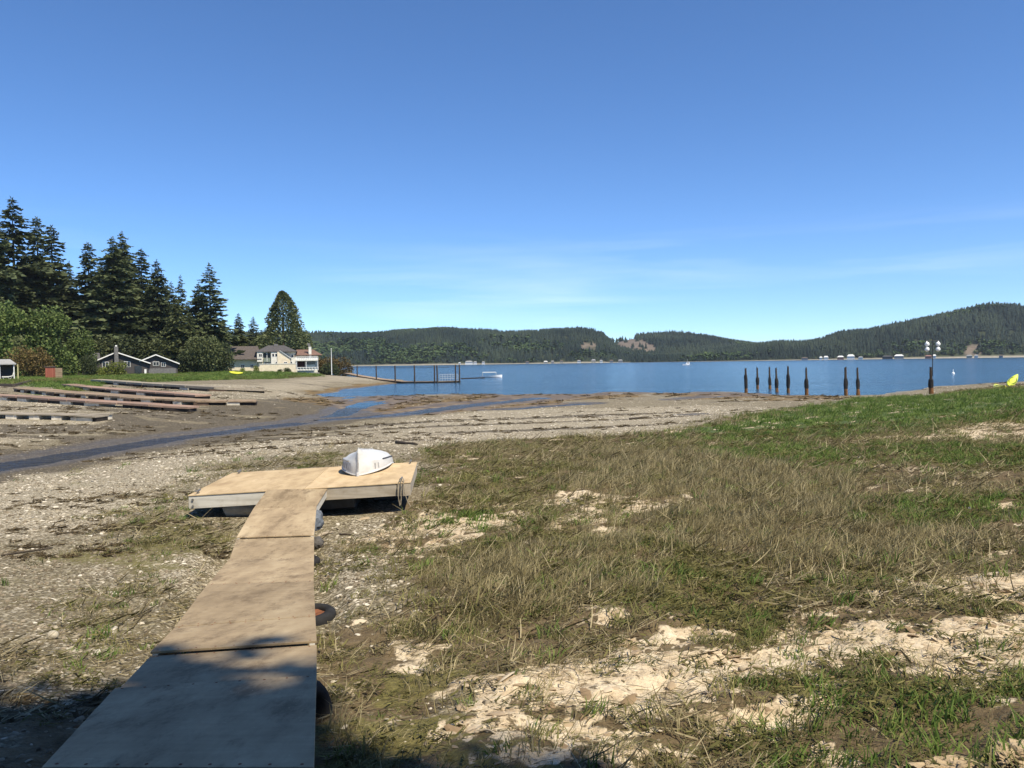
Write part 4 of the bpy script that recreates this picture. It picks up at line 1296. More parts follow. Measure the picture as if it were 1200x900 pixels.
# ------------------------------------------------------------------ houses on the left bank
def siding(name, c, per=0.16, var=0.12):
    m = NM(name, 0.8, 0.25)
    n = m.noise(1.2, 4, 0.6)
    lo = tuple(v * (1 - var) for v in c); hi = tuple(v * (1 + var) for v in c)
    wv_ = m.n('ShaderNodeTexWave', Scale=1.0 / per / 6.283 * 6.283 * 0.5); wv_.bands_direction = 'Z'
    m.l(m.coord(), wv_.inputs['Vector'])
    m.color(m.ramp(n, [(0.3, lo), (0.7, hi)]))
    m.bump(wv_.outputs['Fac'], 0.4, 0.02)
    return m.m
cream = siding('cream_siding', (.70, .61, .45)); cream_white = siding('white_siding', (.68, .66, .58))
navy = siding('dark_siding', (.066, .060, .058)); shingle = simple('grey_shingles', (.085, .080, .080), 0.3, 2.5, 0.9, 0.2, 0.5)
brown_shingle = simple('brown_shingles', (.095, .080, .072), 0.3, 2.5, 0.9, 0.2, 0.5)
red_roof = simple('red_brown_roof', (.17, .105, .082), 0.3, 2.5, 0.9, 0.2, 0.4)
white_trim = simple('white_trim', (.80, .79, .75), 0.06, 4, 0.6)
glass_dark = simple('window_glass', (.02, .024, .03), 0.3, 3, 0.1, 0.6)
stone_grey = simple('chimney_stone', (.16, .155, .15), 0.35, 5, 0.9, 0.2, 0.6)
sage = simple('sage_panel', (.20, .23, .18), 0.15, 3, 0.8)
red_door = simple('red_brown_door', (.10, .030, .025), 0.2, 3, 0.6)
rock_wall_m = simple('rock_bulkhead', (.13, .125, .11), 0.55, 0.9, 0.95, 0.2, 0.9)

class House:
    """parts placed in picture-sized units around a base point; u metres per unit"""
    def __init__(s, name, px, py, d, label, cat='house'):
        s.d = d; s.px = px; s.py = py; s.u = d / FPX
        p = at(px, py, d)
        s.e = empty(name, p, 0, label, cat)
        s.e.rotation_euler = (0, 0, -math.atan2(p.x, p.y)); s.u = d / FPX / math.cos(math.atan2(p.x, p.y))
    def q(s, x, y, dep=0.0):
        return ((x - s.px) * s.u, dep, (s.py - y) * s.u)
    def box(s, name, mat, x0, x1, y0, y1, d0, d1, parent=None, bevel=0):
        a = s.q(x0, y1, d0); b = s.q(x1, y0, d1)
        return MB().box(a[0], b[0], a[1], b[1], a[2], b[2]).build(name, mat, parent or s.e, bevel=bevel)
    def poly(s, name, mat, pts, d0, d1, parent=None):
        """outline in picture units extruded from depth d0 to d1"""
        n = len(pts)
        v = [s.q(x, y, d0) for x, y in pts] + [s.q(x, y, d1) for x, y in pts]
        f = [tuple(range(n)), tuple(range(n, 2 * n))[::-1]] + [(i, (i + 1) % n, n + (i + 1) % n, n + i) for i in range(n)]
        return MB().add(v, f).build(name, mat, parent or s.e)
    def window(s, x0, x1, y0, y1, dep, frame=white_trim, mull=True):
        f = 0.35
        w = s.box('window', frame, x0 - f, x1 + f, y0 - f, y1 + f, dep - 0.05, dep + 0.10)
        if mull and x1 - x0 > 1.6:
            m = (x0 + x1) / 2
            s.box('pane', glass_dark, x0, m - 0.15, y0, y1, dep - 0.07, dep - 0.045, w)
            s.box('pane', glass_dark, m + 0.15, x1, y0, y1, dep - 0.07, dep - 0.045, w)
        else:
            s.box('pane', glass_dark, x0, x1, y0, y1, dep - 0.07, dep - 0.045, w)
        return w
    def hip(s, name, mat, ex0, ex1, ey, rx0, rx1, ry, d0, d1, th=0.5):
        """hipped or gabled roof: eave rectangle at height ey, ridge line at height ry"""
        dm = (d0 + d1) / 2
        e = [s.q(ex0, ey, d0), s.q(ex1, ey, d0), s.q(ex1, ey, d1), s.q(ex0, ey, d1)]
        eb = [s.q(ex0, ey + th, d0), s.q(ex1, ey + th, d0), s.q(ex1, ey + th, d1), s.q(ex0, ey + th, d1)]
        r = [s.q(rx0, ry, dm), s.q(rx1, ry, dm)]
        return MB().add(e + r + eb, [(0, 1, 5, 4), (1, 2, 5), (2, 3, 4, 5), (3, 0, 4), (6, 7, 1, 0), (7, 8, 2, 1), (8, 9, 3, 2), (9, 6, 0, 3), (9, 8, 7, 6)]).build(name, mat, s.e)

# the big cream house on the point
h = House('cream_house', 320, 437.5, 235, 'large cream two storey house with grey roofs and balcony on the point')
h.box('wall', cream, 270, 305, 421.5, 437.5, 1.0, 10.0)
h.hip('roof', brown_shingle, 266, 308, 421.2, 270, 304, 406.3, -0.3, 12.5)
h.box('roof_vent', white_trim, 284.3, 285.6, 414.2, 417.2, 2.4, 3.0)
for x0, x1 in ((276, 279), (286, 289.5), (296, 299)): h.window(x0, x1, 427.5, 431, 1.0)
h.box('wall', cream, 304.5, 345, 413.2, 437.5, 0.6, 11.0)
h.hip('roof', shingle, 301.5, 347, 413.0, 315, 333, 405.6, -0.4, 12.5)
h.box('roof_vent', stone_grey, 321.5, 326, 404.0, 406.6, 5.0, 6.5)
h.box('wall', cream_white, 303.2, 309.2, 413.6, 424.4, -0.2, 0.59)
h.window(305.4, 308.4, 415.6, 418.6, -0.2)
h.box('wall', sage, 310.0, 317.6, 420.2, 424.6, 0.25, 0.59)
h.box('window', glass_dark, 310.2, 317.4, 414.6, 420.0, 0.45, 0.58)
h.box('post', white_trim, 313.6, 314.1, 414.4, 424.4, 0.15, 0.24)
h.box('wall', cream_white, 318.2, 327.5, 413.6, 427.0, -0.2, 0.59)
h.window(319.6, 321.6, 415.6, 418.6, -0.2, mull=False); h.window(322.8, 324.8, 415.6, 418.6, -0.2, mull=False)
h.window(311.2, 313.4, 425.2, 426.6, 0.6, mull=False); h.window(315.0, 317.4, 425.2, 426.6, 0.6, mull=False)
h.poly('wall', cream, [(325, 437), (325, 413.5), (328.5, 413.4), (343.5, 423.6), (343.5, 437)], -0.5, 0.58)
h.poly('gable_trim', white_trim, [(327.4, 412.2), (328.4, 411.9), (343.9, 422.6), (343.3, 423.6)], -0.8, -0.51)
h.poly('roof', shingle, [(328.5, 411.4), (344.9, 422.6), (344.0, 422.5), (328.5, 411.9)], -0.9, 4.0)
h.window(323.4, 324.6, 424.6, 426.4, -0.5, mull=False); h.window(332.2, 335.2, 424.9, 426.2, -0.5)
h.window(340.4, 342.2, 416.8, 420.6, 0.6, mull=False)
h.box('deck_wall', cream, 306, 344.6, 427.2, 436.8, -3.2, -2.9)
h.box('deck_wall', cream_white, 305.6, 345.2, 426.6, 427.15, -3.3, -2.8)
h.box('wall', cream_white, 340, 346.2, 420, 437, -1.2, 0.59)
h.window(339.2, 340.8, 424.6, 427.4, -1.25, mull=False)
h.box('wall', cream_white, 345.4, 369.4, 416.5, 437.5, 2.6, 7.0)
h.hip('roof', red_roof, 343.8, 374.5, 417.2, 346.5, 365, 410.8, 0.2, 9.0)
h.box('balcony_floor', cream_white, 345, 369, 423.0, 424.0, -2.6, 2.55)
h.box('balcony_rail', white_trim, 345, 369, 419.2, 419.6, -2.6, -2.45)
for i in range(13):
    h.box('baluster', white_trim, 345.1 + i * 1.97, 345.5 + i * 1.97, 419.62, 422.98, -2.6, -2.46)
h.box('balcony_panel', white_trim, 345.2, 368.9, 420.6, 422.9, -2.44, -2.38)
h.box('door', red_door, 347, 355, 424.6, 431.0, 2.4, 2.58)
h.box('window', glass_dark, 356.4, 366.8, 424.6, 430.8, 2.4, 2.58)
h.box('planter', cream_white, 356.5, 366, 428.2, 431.2, -0.2, 0.4)
for x in (345.3, 355.6, 368.4): h.box('post', white_trim, x, x + 0.5, 424.02, 434.6, -2.5, -2.3)
h.box('terrace_rail', white_trim, 346, 369, 431.0, 431.5, -3.4, -3.2)
for i in range(8): h.box('terrace_post', white_trim, 346 + i * 3.2, 346.5 + i * 3.2, 431.52, 434.6, -3.4, -3.2)
h.box('terrace_wall', cream_white, 346, 369, 433.0, 434.8, -3.15, -3.0)
h.box('chimney', cream_white, 359.4, 362.4, 408.0, 421.0, 0.6, 1.6)
h.poly('chimney_cap', stone_grey, [(357.4, 404.2), (360.6, 403.8), (362.0, 408.0), (359.6, 408.0)], 0.8, 1.5)
rb = empty('rock_bulkhead', at(350, 440.5, 231), 0, 'dark rock bulkhead below the cream house terrace', 'sea wall')
rg = random.Random(5)
u_ = 231 / FPX
for i in range(40):
    row = i // 20; k = i % 20
    lump('boulder', ((-20 + k * 2.25 + rg.uniform(-.5, .5)) * u_, rg.uniform(-0.5, 0.3) + row * 0.5, (0.2 + row * 2.2) * u_), (1.5 * u_ * rg.uniform(.8, 1.2), 0.6, 1.35 * u_ * rg.uniform(.8, 1.15)), rock_wall_m, i, rb, 0.25, sub=2)

# two dark cabins
def cabin(px0, apex, px1, ye0, ya, ye1, yb, d, dep, label, chim, wins, back):
    h = House('dark_cabin', apex, yb, d, label)
    h.poly('wall', navy, [(px0 + 1.4, yb), (px0 + 1.4, ye0 - 0.4), (apex, ya + 1.4), (px1 - 1.4, ye1 - 0.4), (px1 - 1.4, yb)], 0.3, dep)
    for x0, y0, x1, y1, nm in ((px0 - 0.6, ye0, apex, ya, 'roof'), (apex, ya, px1 + 0.6, ye1, 'roof')):
        v = [h.q(x0, y0, -0.3), h.q(x1, y1, -0.3), h.q(x1, y1 + 0.8, -0.3), h.q(x0, y0 + 0.8, -0.3),
             h.q(x0, y0, dep + .3), h.q(x1, y1, dep + .3), h.q(x1, y1 + 0.8, dep + .3), h.q(x0, y0 + 0.8, dep + .3)]
        MB().hexa([v[3], v[2], v[6], v[7], v[0], v[1], v[5], v[4]]).build(nm, shingle, h.e)
        v = [h.q(x0, y0 - 0.1, -0.42), h.q(x1, y1 - 0.1, -0.42), h.q(x1, y1 + 1.1, -0.42), h.q(x0, y0 + 1.1, -0.42),
             h.q(x0, y0 - 0.1, -0.31), h.q(x1, y1 - 0.1, -0.31), h.q(x1, y1 + 1.1, -0.31), h.q(x0, y0 + 1.1, -0.31)]
        MB().hexa([v[3], v[2], v[6], v[7], v[0], v[1], v[5], v[4]]).build('barge_board', white_trim, h.e)
    for x0, x1, y0, y1 in wins: h.window(x0, x1, y0, y1, 0.3)
    if chim:
        h.box('chimney', stone_grey, apex - 1.9, apex + 1.9, ya - 5.4, yb, -0.9, 0.29)
        h.box('chimney_pot', white_trim, apex - 0.9, apex + 0.9, ya - 6.8, ya - 5.42, -0.6, 0.0)
    if back:
        h.hip('side_roof', shingle, back[0], back[1], back[2], back[0] + 1, back[1] - 1, back[3], 2.0, dep - 2)
        h.box('side_wall', navy, back[0] + 1.5, back[1], back[2] + 0.51, yb, 3.0, dep - 3)
    return h
hc = cabin(117, 137.0, 169, 424.6, 415.2, 427.4, 441.5, 186, 9.0, 'dark cabin with white trimmed gable and grey stone chimney by the firs', True,
      [(123.8, 129.4, 426.0, 431.0), (144.4, 149.8, 425.8, 431.0)], (103, 122, 423.6, 416.0))
hc.box('porch_post', white_trim, 163.4, 165.4, 434, 441.5, -0.2, 0.29)
hc.box('door', glass_dark, 154, 161, 430.5, 441.4, 0.2, 0.29)
hc = cabin(167.5, 183.2, 206, 424.4, 417.4, 427.4, 441.0, 190, 8.0, 'smaller dark cabin with white trimmed gable, right of the chimneyed one', False,
      [(180.6, 186.0, 425.6, 429.2), (188.6, 192.4, 426.6, 430.4)], None)
hc.box('door', white_trim, 172.4, 175.4, 427.0, 437.5, 0.1, 0.29)
hc.box('stone_base', stone_grey, 176, 203, 432.5, 440.9, 0.1, 0.28)
# small sheds and yard things at the far left
h = House('red_shed', 59, 444.6, 128, 'small red plank shed standing alone on the left lawn', 'shed')
red_plank = wood('red_plank', (.19, .055, .035), (.27, .085, .055), (.34, .12, .08), 2, grain=5)
for i in range(5): h.box('plank', red_plank, 54.8 + i * 1.78, 56.45 + i * 1.78, 432.2, 444.6, 0, 0.06)
h.box('wall', red_plank, 55, 63.4, 432.6, 444.6, 0.07, 1.1)
h.box('roof', brown_shingle, 54, 64.4, 431.4, 432.15, -0.1, 1.25)
h = House('brown_crate', 68, 443.8, 131, 'low brown weathered crate right of the red shed', 'crate')
for i in range(5): h.box('board', rot_deck, 64.8, 72, 433.0 + i * 2.15, 434.9 + i * 2.15, 0, 0.06)
h.box('side', rot_deck, 64.9, 71.9, 433.2, 443.8, 0.07, 0.9)
h = House('boat_shelter', 5, 444, 118, 'white roofed open shelter at the left edge of the picture', 'shelter')
h.hip('roof', simple('faded_roof', (.30, .30, .29), 0.15, 3), -9, 15.5, 429.0, -4, 10.5, 424.4, -0.4, 4.6, 1.0)
for x in (-6, 1.0, 13.0): h.box('post', white_trim, x, x + 0.8, 430.02, 444, -0.2, 0.0)
h.box('wall', navy, -8, 14, 430.02, 444, 3.6, 4.0)
h.box('bench', cream_white, 3, 8.5, 441.4, 442.4, -1.2, -0.6); h.box('bench_leg', cream_white, 4, 4.6, 442.42, 445, -1.1, -0.7)
bench = House('lawn_chair', 12, 445, 116, 'pale folding lawn chair in front of the white roofed shelter', 'chair')
bench.poly('seat', cream_white, [(9.5, 441.8), (14.6, 440.6), (14.8, 441.4), (9.7, 442.6)], 0, 0.5)
bench.poly('backrest', cream_white, [(13.9, 440.5), (15.0, 436.8), (15.6, 437.0), (14.6, 440.4)], 0, 0.5)
for a, b in ((9.8, 12.4), (13.0, 10.6)): bench.poly('leg', cream_white, [(a, 442.7), (a + 0.6, 442.6), (b + 0.6, 445), (b, 445)], 0.05, 0.12)
q_ = at(21, 438, 118)
tag(MB().tube([(0, 0, -1.6), (0, 0, 0), (0.02, 0, 1.45)], [0.09, 0.085, 0.06], 8).build('yellow_post', simple('faded_yellow', (.55, .50, .25), 0.2, 5)), 'faded yellow post in front of the russet shrub', 'post').location = q_
q_ = at(388.6, 433, 240)
fl = empty('flagpole', (q_.x, q_.y, max(1.7, gz1(q_.x, q_.y))), 0, 'tall bare white pole beside the shrubs right of the cream house', 'pole')
MB().tube([(0, 0, -1.2), (0, 0, 3), (0, 0, 6.6)], [0.14, 0.11, 0.07], 8).build('pole', white_trim, fl)
MB().tube([(0, 0, 6.6), (0, 0, 6.75)], [0.14, 0.05], 8).build('finial', white_trim, fl)
# old bulkhead of dark logs at the far left
bk = empty('log_bulkhead', onz(10, 452, 1.6), 0, 'low dark log bulkhead at the left edge above the stranded docks', 'sea wall')
bl_ = bk.location.copy()
for k in range(3):
    a, b, c = onz(-120, 452.5 - k * 2.0, 1.55 + 0.18 * k), onz(16, 455.2 - k * 2.0, 1.5 + 0.18 * k), onz(36, 449.5 - k * 1.6, 1.75 + 0.18 * k)
    MB().tube([a, a.lerp(b, 0.5), b], 0.14, 8, jit=0.1, rng=rg).build('log', dark_wood, bk, local=bl_)
    MB().tube([b, b.lerp(c, 0.5), c], 0.13, 8, jit=0.1, rng=rg).build('log', dark_wood, bk, local=bl_)

# ------------------------------------------------------------------ trees
bark = wood('bark', (.045, .033, .025), (.085, .065, .05), (.13, .105, .085), 2, grain=3, bump=0.8)
def leaf_mat(name, lo, mid, hi, scale=0.35):
    m = NM(name, 0.75, 0.25)
    geo = m.n('ShaderNodeNewGeometry')
    r_ = geo.outputs['Random Per Island']
    n = m.noise(scale, 3, 0.6)
    f = m.math('ADD', m.math('MULTIPLY', r_, 0.55), m.math('MULTIPLY', n, 0.55))
    c = m.ramp(f, [(0.25, lo), (0.52, mid), (0.85, hi)])
    oi = m.n('ShaderNodeObjectInfo')
    c = m.mix(1.0, c, m.maprange(oi.outputs['Random'], 0, 1, 0.8, 1.2, False), 'MULTIPLY')
    m.color(c)
    tr = m.n('ShaderNodeBsdfTranslucent'); m.l(c, tr.inputs['Color'])
    mx = m.n('ShaderNodeMixShader'); mx.inputs[0].default_value = 0.22
    out = m.t.nodes['Material Output']
    m.l(m.b.outputs[0], mx.inputs[1]); m.l(tr.outputs[0], mx.inputs[2]); m.l(mx.outputs[0], out.inputs['Surface'])
    return m.m
fir_m = leaf_mat('fir_needles', (.046, .060, .026), (.076, .096, .042), (.120, .140, .064))
cedar_m = leaf_mat('cedar_foliage', (.050, .064, .022), (.100, .120, .044), (.170, .185, .080))
alder_m = leaf_mat('alder_leaves', (.050, .072, .018), (.098, .142, .038), (.170, .215, .066))
bright_m = leaf_mat('spring_leaves', (.085, .110, .020), (.170, .205, .040), (.27, .29, .07))
russet_m = leaf_mat('russet_leaves', (.060, .045, .018), (.120, .085, .030), (.19, .14, .05))
dark_m = leaf_mat('dark_leaves', (.028, .038, .016), (.055, .072, .030), (.10, .12, .05))

def kites(base, dirs, length, width, rng, up=None):
    """leaf-spray quads: base point, direction, sizes -> verts, quads"""
    n = len(base)
    rv = rng.normal(size=(n, 3)) if up is None else up + 0.35 * rng.normal(size=(n, 3))
    side = np.cross(dirs, rv); side /= np.linalg.norm(side, axis=1, keepdims=True) + 1e-9
    L = length[:, None]; Wd = width[:, None]
    v = np.stack([base, base + dirs * L * 0.45 + side * Wd * 0.5, base + dirs * L, base + dirs * L * 0.45 - side * Wd * 0.5], 1).reshape(-1, 3)
    q = np.arange(n * 4).reshape(n, 4)
    return v, q
def conifer_meshes(H, R, seed, bare=0.06, droop=0.25, dens=1.0, power=0.8, gap=0.25, top_bare=0.0, sprays=12):
    rng = np.random.default_rng(seed)
    B = []; D = []; L = []; Wd = []
    z = bare * H
    while z < H * 0.985:
        t = (z / H - bare) / (1 - bare)
        rad = R * (1 - t) ** power * (0.60 + 0.70 * rng.random())
        if t < 0.12: rad *= 0.55 + 3.5 * t
        nb = max(3, int((5 + 3 * (1 - t)) * dens))
        a0 = rng.random() * 6.28
        for k in range(nb):
            if rng.random() < gap * (0.3 + 0.7 * (1 - t)): continue
            a = a0 + 6.283 * k / nb + rng.normal() * 0.25
            bl = rad * (0.45 + 0.75 * rng.random())
            zz = z + rng.normal() * 0.022 * H * min(1, 0.15 + 2.2 * (1 - t))
            ns = max(3, int(sprays * (0.35 + 0.65 * bl / R)))
            for s in np.linspace(0.15, 1.0, ns):
                pz = zz - droop * bl * s + 0.28 * droop * bl * s * s + 0.1 * (1 - t) * 0
                p = np.array([math.cos(a) * bl * s, math.sin(a) * bl * s, pz])
                for sd_ in (-1, 0, 1):
                    if sd_ == 0 and s < 0.8 and rng.random() < 0.5: continue
                    aa = a + sd_ * (0.85 + rng.normal() * 0.2)
                    d = np.array([math.cos(aa), math.sin(aa), -0.55 + 0.75 * rng.random() + (0.15 if s > 0.9 else 0)])
                    B.append(p); D.append(d / np.linalg.norm(d))
                    l = ((0.15 + 0.18 * (1 - s * 0.6)) * bl + 0.010 * H) * (0.6 + 0.7 * rng.random())
                    L.append(l); Wd.append(l * (0.42 + 0.25 * rng.random()))
        z += H * (0.018 + 0.012 * rng.random()) / dens
    for k in range(10):
        B.append(np.array([0, 0, H * (0.965 + 0.003 * k)])); a = rng.random() * 6.28
        d = np.array([math.cos(a) * 0.6, math.sin(a) * 0.6, 0.9]); D.append(d / np.linalg.norm(d)); L.append(H * 0.02); Wd.append(H * 0.006)
    up = np.tile(np.array([0, 0, 0.55]), (len(B), 1))
    v, q = kites(np.array(B), np.array(D), np.array(L), np.array(Wd), rng, up)
    tb = MB().tube([(0, 0, -1.0), (0, 0, H * 0.02), (0.01 * H * (rng.random() - .5), 0, H * 0.45), (0, 0, H * 0.97)], [H * 0.017, H * 0.0135, H * 0.009, H * 0.001], 8)
    return v, q, tb
def broad_meshes(H, R, seed, nl=2600, leaf=0.55, lobes=11, base=0.12, shape=1.0, hollow=0.55):
    rng = np.random.default_rng(seed)
    C = []; Rr = []
    for i in range(lobes):
        a = rng.random() * 6.283; t = rng.random()
        zc = H * (base + 0.16 + (0.78 - base) * t)
        pr = R * math.sqrt(max(0.05, 1 - (abs(t - 0.38) / 0.72) ** 2)) ** shape * 0.62
        C.append((math.cos(a) * pr * (0.4 + 0.6 * rng.random()), math.sin(a) * pr * (0.4 + 0.6 * rng.random()), zc)); Rr.append(R * (0.30 + 0.26 * rng.random()))
    C = np.array(C); Rr = np.array(Rr)
    w = Rr ** 2 / (Rr ** 2).sum()
    pick = rng.choice(lobes, nl, p=w)
    n = rng.normal(size=(nl, 3)); n /= np.linalg.norm(n, axis=1, keepdims=True)
    rr_ = Rr[pick] * (hollow + (1.08 - hollow) * rng.random(nl) ** 0.6)
    nz = fbm(n[:, 0] * 2 + pick * 3.3, n[:, 1] * 2 + n[:, 2] * 1.7, seed, 3)
    rr_ *= 0.72 + 0.6 * nz
    P = C[pick] + n * rr_[:, None] * np.array([1, 1, 0.85 * H / (2.2 * R) if H > 2.2 * R else 0.85])
    P[:, 2] = np.maximum(P[:, 2], H * 0.02)
    d = n * 0.7 + rng.normal(size=(nl, 3)) * 0.55 + np.array([0, 0, -0.1]); d /= np.linalg.norm(d, axis=1, keepdims=True)
    l = leaf * (0.6 + 0.8 * rng.random(nl))
    v, q = kites(P, d, l, l * 0.75, rng)
    tb = MB().tube([(0, 0, -0.6), (0, 0, H * 0.2), (0, 0, H * 0.6)], [H * 0.024, H * 0.018, H * 0.008], 7)
    for i in range(min(6, lobes)):
        c = C[i]; st = Vector((0, 0, H * (0.14 + 0.05 * i)))
        if st.z < c[2]: tb.tube([st, st.lerp(Vector(c), 0.5) + Vector((0, 0, 0.05 * H * 0.3)), Vector(c)], [H * 0.010, H * 0.007, H * 0.003], 5)
    return v, q, tb
def cone_meshes(H, R, seed, nl, leaf):
    rng = np.random.default_rng(seed)
    t = rng.random(nl) ** 1.25
    a = rng.random(nl) * 6.283
    prof = np.minimum(1, (1 - t) ** 0.66 * 1.25) * np.clip(0.80 + t * 2, 0, 1)
    lump_ = 0.55 + 0.95 * fbm(a * 1.6 + 4 + np.sin(a), t * 5.5, seed, 3) * 1.0
    rr_ = R * prof * lump_ * (0.45 + 0.58 * rng.random(nl) ** 0.5)
    P = np.stack([np.cos(a) * rr_, np.sin(a) * rr_, 0.02 * H + t * H * 0.985], 1)
    d = np.stack([np.cos(a) * 0.6, np.sin(a) * 0.6, 0.25 + 0 * a], 1) + rng.normal(size=(nl, 3)) * 0.45
    d /= np.linalg.norm(d, axis=1, keepdims=True)
    l = leaf * (0.6 + 0.8 * rng.random(nl)) * (0.6 + 0.4 * (1 - t))
    v, q = kites(P, d, l, l * 0.6, rng)
    return v, q, MB().tube([(0, 0, -0.6), (0, 0, H * 0.3), (0, 0, H * 0.9)], [H * 0.02, H * 0.015, H * 0.003], 8)
PROTO = {}
def tree(kind, px, ptop, pbase, d, label, name='conifer', cat='tree', group='trees on the left bank', sx=1.0, rz=None, base_z=None):
    b = at(px, pbase, d)
    zb = base_z if base_z is not None else gz1(b.x, b.y)
    top = at(px, ptop, d).z
    Hn = top - zb
    if kind not in PROTO:
        fn, kw, mat = KINDS[kind]
        v, q, tb = fn(**kw)
        co = mesh_np('crown', v, q, mat, linkit=False)
        me = co.data; bpy.data.objects.remove(co)
        to = tb.build('trunk', bark); tm = to.data; bpy.data.objects.remove(to)
        PROTO[kind] = (me, tm, kw['H'])
    me, tm, H0 = PROTO[kind]
    s = Hn / H0
    e = empty(name, (b.x, b.y, zb), rz if rz is not None else (px * 1.7) % 6.28, label, cat, group)
    e.scale = (s * sx, s * sx, s)
    link(bpy.data.objects.new('crown', me), e); link(bpy.data.objects.new('trunk', tm), e)
    return e
KINDS = {
    'fir_a': (conifer_meshes, dict(H=40, R=7.6, seed=1, bare=0.10, droop=0.22, gap=0.24, power=0.55, dens=1.25), fir_m),
    'fir_b': (conifer_meshes, dict(H=36, R=6.8, seed=2, bare=0.12, droop=0.32, gap=0.14, power=0.60, dens=1.35), fir_m),
    'fir_c': (conifer_meshes, dict(H=34, R=8.2, seed=3, bare=0.03, droop=0.30, gap=0.08, power=0.62, dens=1.5), fir_m),
    'fir_d': (conifer_meshes, dict(H=26, R=5.8, seed=4, bare=0.04, droop=0.18, gap=0.20, power=0.70, dens=1.25), fir_m),
    'cedar_a': (conifer_meshes, dict(H=24, R=5.4, seed=5, bare=0.02, droop=0.55, gap=0.05, power=0.60, dens=1.3), cedar_m),
    'cedar_b': (cone_meshes, dict(H=23, R=5.8, seed=6, nl=15000, leaf=0.75), leaf_mat('pale_cedar', (.060, .078, .030), (.105, .130, .052), (.185, .210, .100))),
    'alder_a': (broad_meshes, dict(H=13, R=6.0, seed=7, nl=5600, leaf=0.55, lobes=17, base=0.0), alder_m),
    'alder_b': (broad_meshes, dict(H=12, R=5.0, seed=8, nl=4600, leaf=0.5, lobes=15, base=0.02), alder_m),
    'bush_russet': (broad_meshes, dict(H=6.0, R=4.2, seed=9, nl=3800, leaf=0.38, lobes=14, base=-0.05), russet_m),
    'bush_bright': (broad_meshes, dict(H=3.0, R=2.2, seed=10, nl=1500, leaf=0.32, lobes=9, base=-0.06), bright_m),
    'bush_dark': (broad_meshes, dict(H=7.5, R=5.2, seed=12, nl=4200, leaf=0.5, lobes=15, base=-0.06), dark_m),
    'bush_olive': (broad_meshes, dict(H=9.0, R=5.5, seed=13, nl=4600, leaf=0.5, lobes=16, base=-0.04), cedar_m),
}
TREES = [
    ('fir_a', -6, 243, 436, 205, 'tall ragged fir cut by the left edge of the picture', 0.95),
    ('fir_a', 20, 231, 436, 215, 'tallest fir of the bank, ragged and open crowned', 1.1),
    ('fir_b', 48, 254, 436, 222, 'tall fir with bare lower trunk, right of the tallest one', 1.0),
    ('fir_b', 65, 264, 436, 230, 'thick fir leaning against the bare trunked one on its right', 1.2),
    ('fir_d', 84, 306, 436, 250, 'lower fir filling the gap left of the pointed middle fir', 1.0),
    ('fir_b', 107, 284, 436, 228, 'pointed fir between the two tallest groups', 1.15),
    ('fir_c', 136, 277, 437, 222, 'broad dark fir, left top of the twin topped middle mass', 1.1),
    ('fir_c', 147, 271, 437, 232, 'broad dark fir, taller right top of the twin topped middle mass', 0.85),
    ('fir_b', 169, 291, 437, 235, 'fir with a narrow tip right of the broad dark pair', 1.1),
    ('fir_c', 187, 304, 437, 225, 'wide dark fir behind the smaller dark cabin', 0.85),
    ('fir_d', 203, 330, 437, 250, 'short dark fir in the shadow of the wide one', 0.9),
    ('fir_d', 214, 322, 437, 246, 'thin pointed fir rising above the olive cedar', 0.7),
    ('fir_c', 235, 331, 437, 240, 'dark fir, left half of the pair beyond the big bush', 0.85),
    ('fir_d', 248, 308, 437, 236, 'slim fir with long side branches, right half of the pair', 1.15),
    ('cedar_a', 281, 367, 436, 275, 'olive green cedar directly behind the cream house roof', 1.1),
    ('fir_d', 298, 371, 436, 285, 'small dark fir right of the olive cedar behind the house', 1.2),
    ('fir_d', 312, 384, 436, 300, 'low dark fir between the small fir and the rounded cedar', 1.5),
    ('cedar_b', 333, 342, 434, 262, 'large rounded cedar standing alone behind the red brown roof', 1.22),
    ('fir_c', 33, 296, 437, 262, 'shadowy fir behind the two tallest firs', 0.8),
    ('fir_b', 78, 322, 437, 268, 'shadowy fir behind the filler fir at left', 1.1),
    ('fir_c', 122, 304, 437, 266, 'shadowy fir behind the left shoulder of the twin topped mass', 0.8),
    ('fir_c', 160, 312, 437, 268, 'shadowy fir behind the right shoulder of the twin topped mass', 0.8),
    ('fir_b', 198, 338, 437, 270, 'shadowy fir low behind the wide dark fir', 1.3),
    ('fir_c', 222, 352, 437, 272, 'shadowy fir low behind the olive cedars', 0.9),
    ('fir_c', 262, 372, 437, 280, 'shadowy fir low between the slim fir and the house cedar', 1.0),
    ('cedar_a', 208, 345, 438, 215, 'olive cedar between the wide fir and the big bush', 0.9),
    ('cedar_a', 224, 366, 438, 218, 'lower olive cedar just left of the big bush', 1.0),
]
for k, px, pt, pb_, d, lab, sx in TREES:
    tree(k, px, pt, pb_, d, lab, sx=sx, name='cedar_tree' if 'cedar' in k else 'fir_tree')
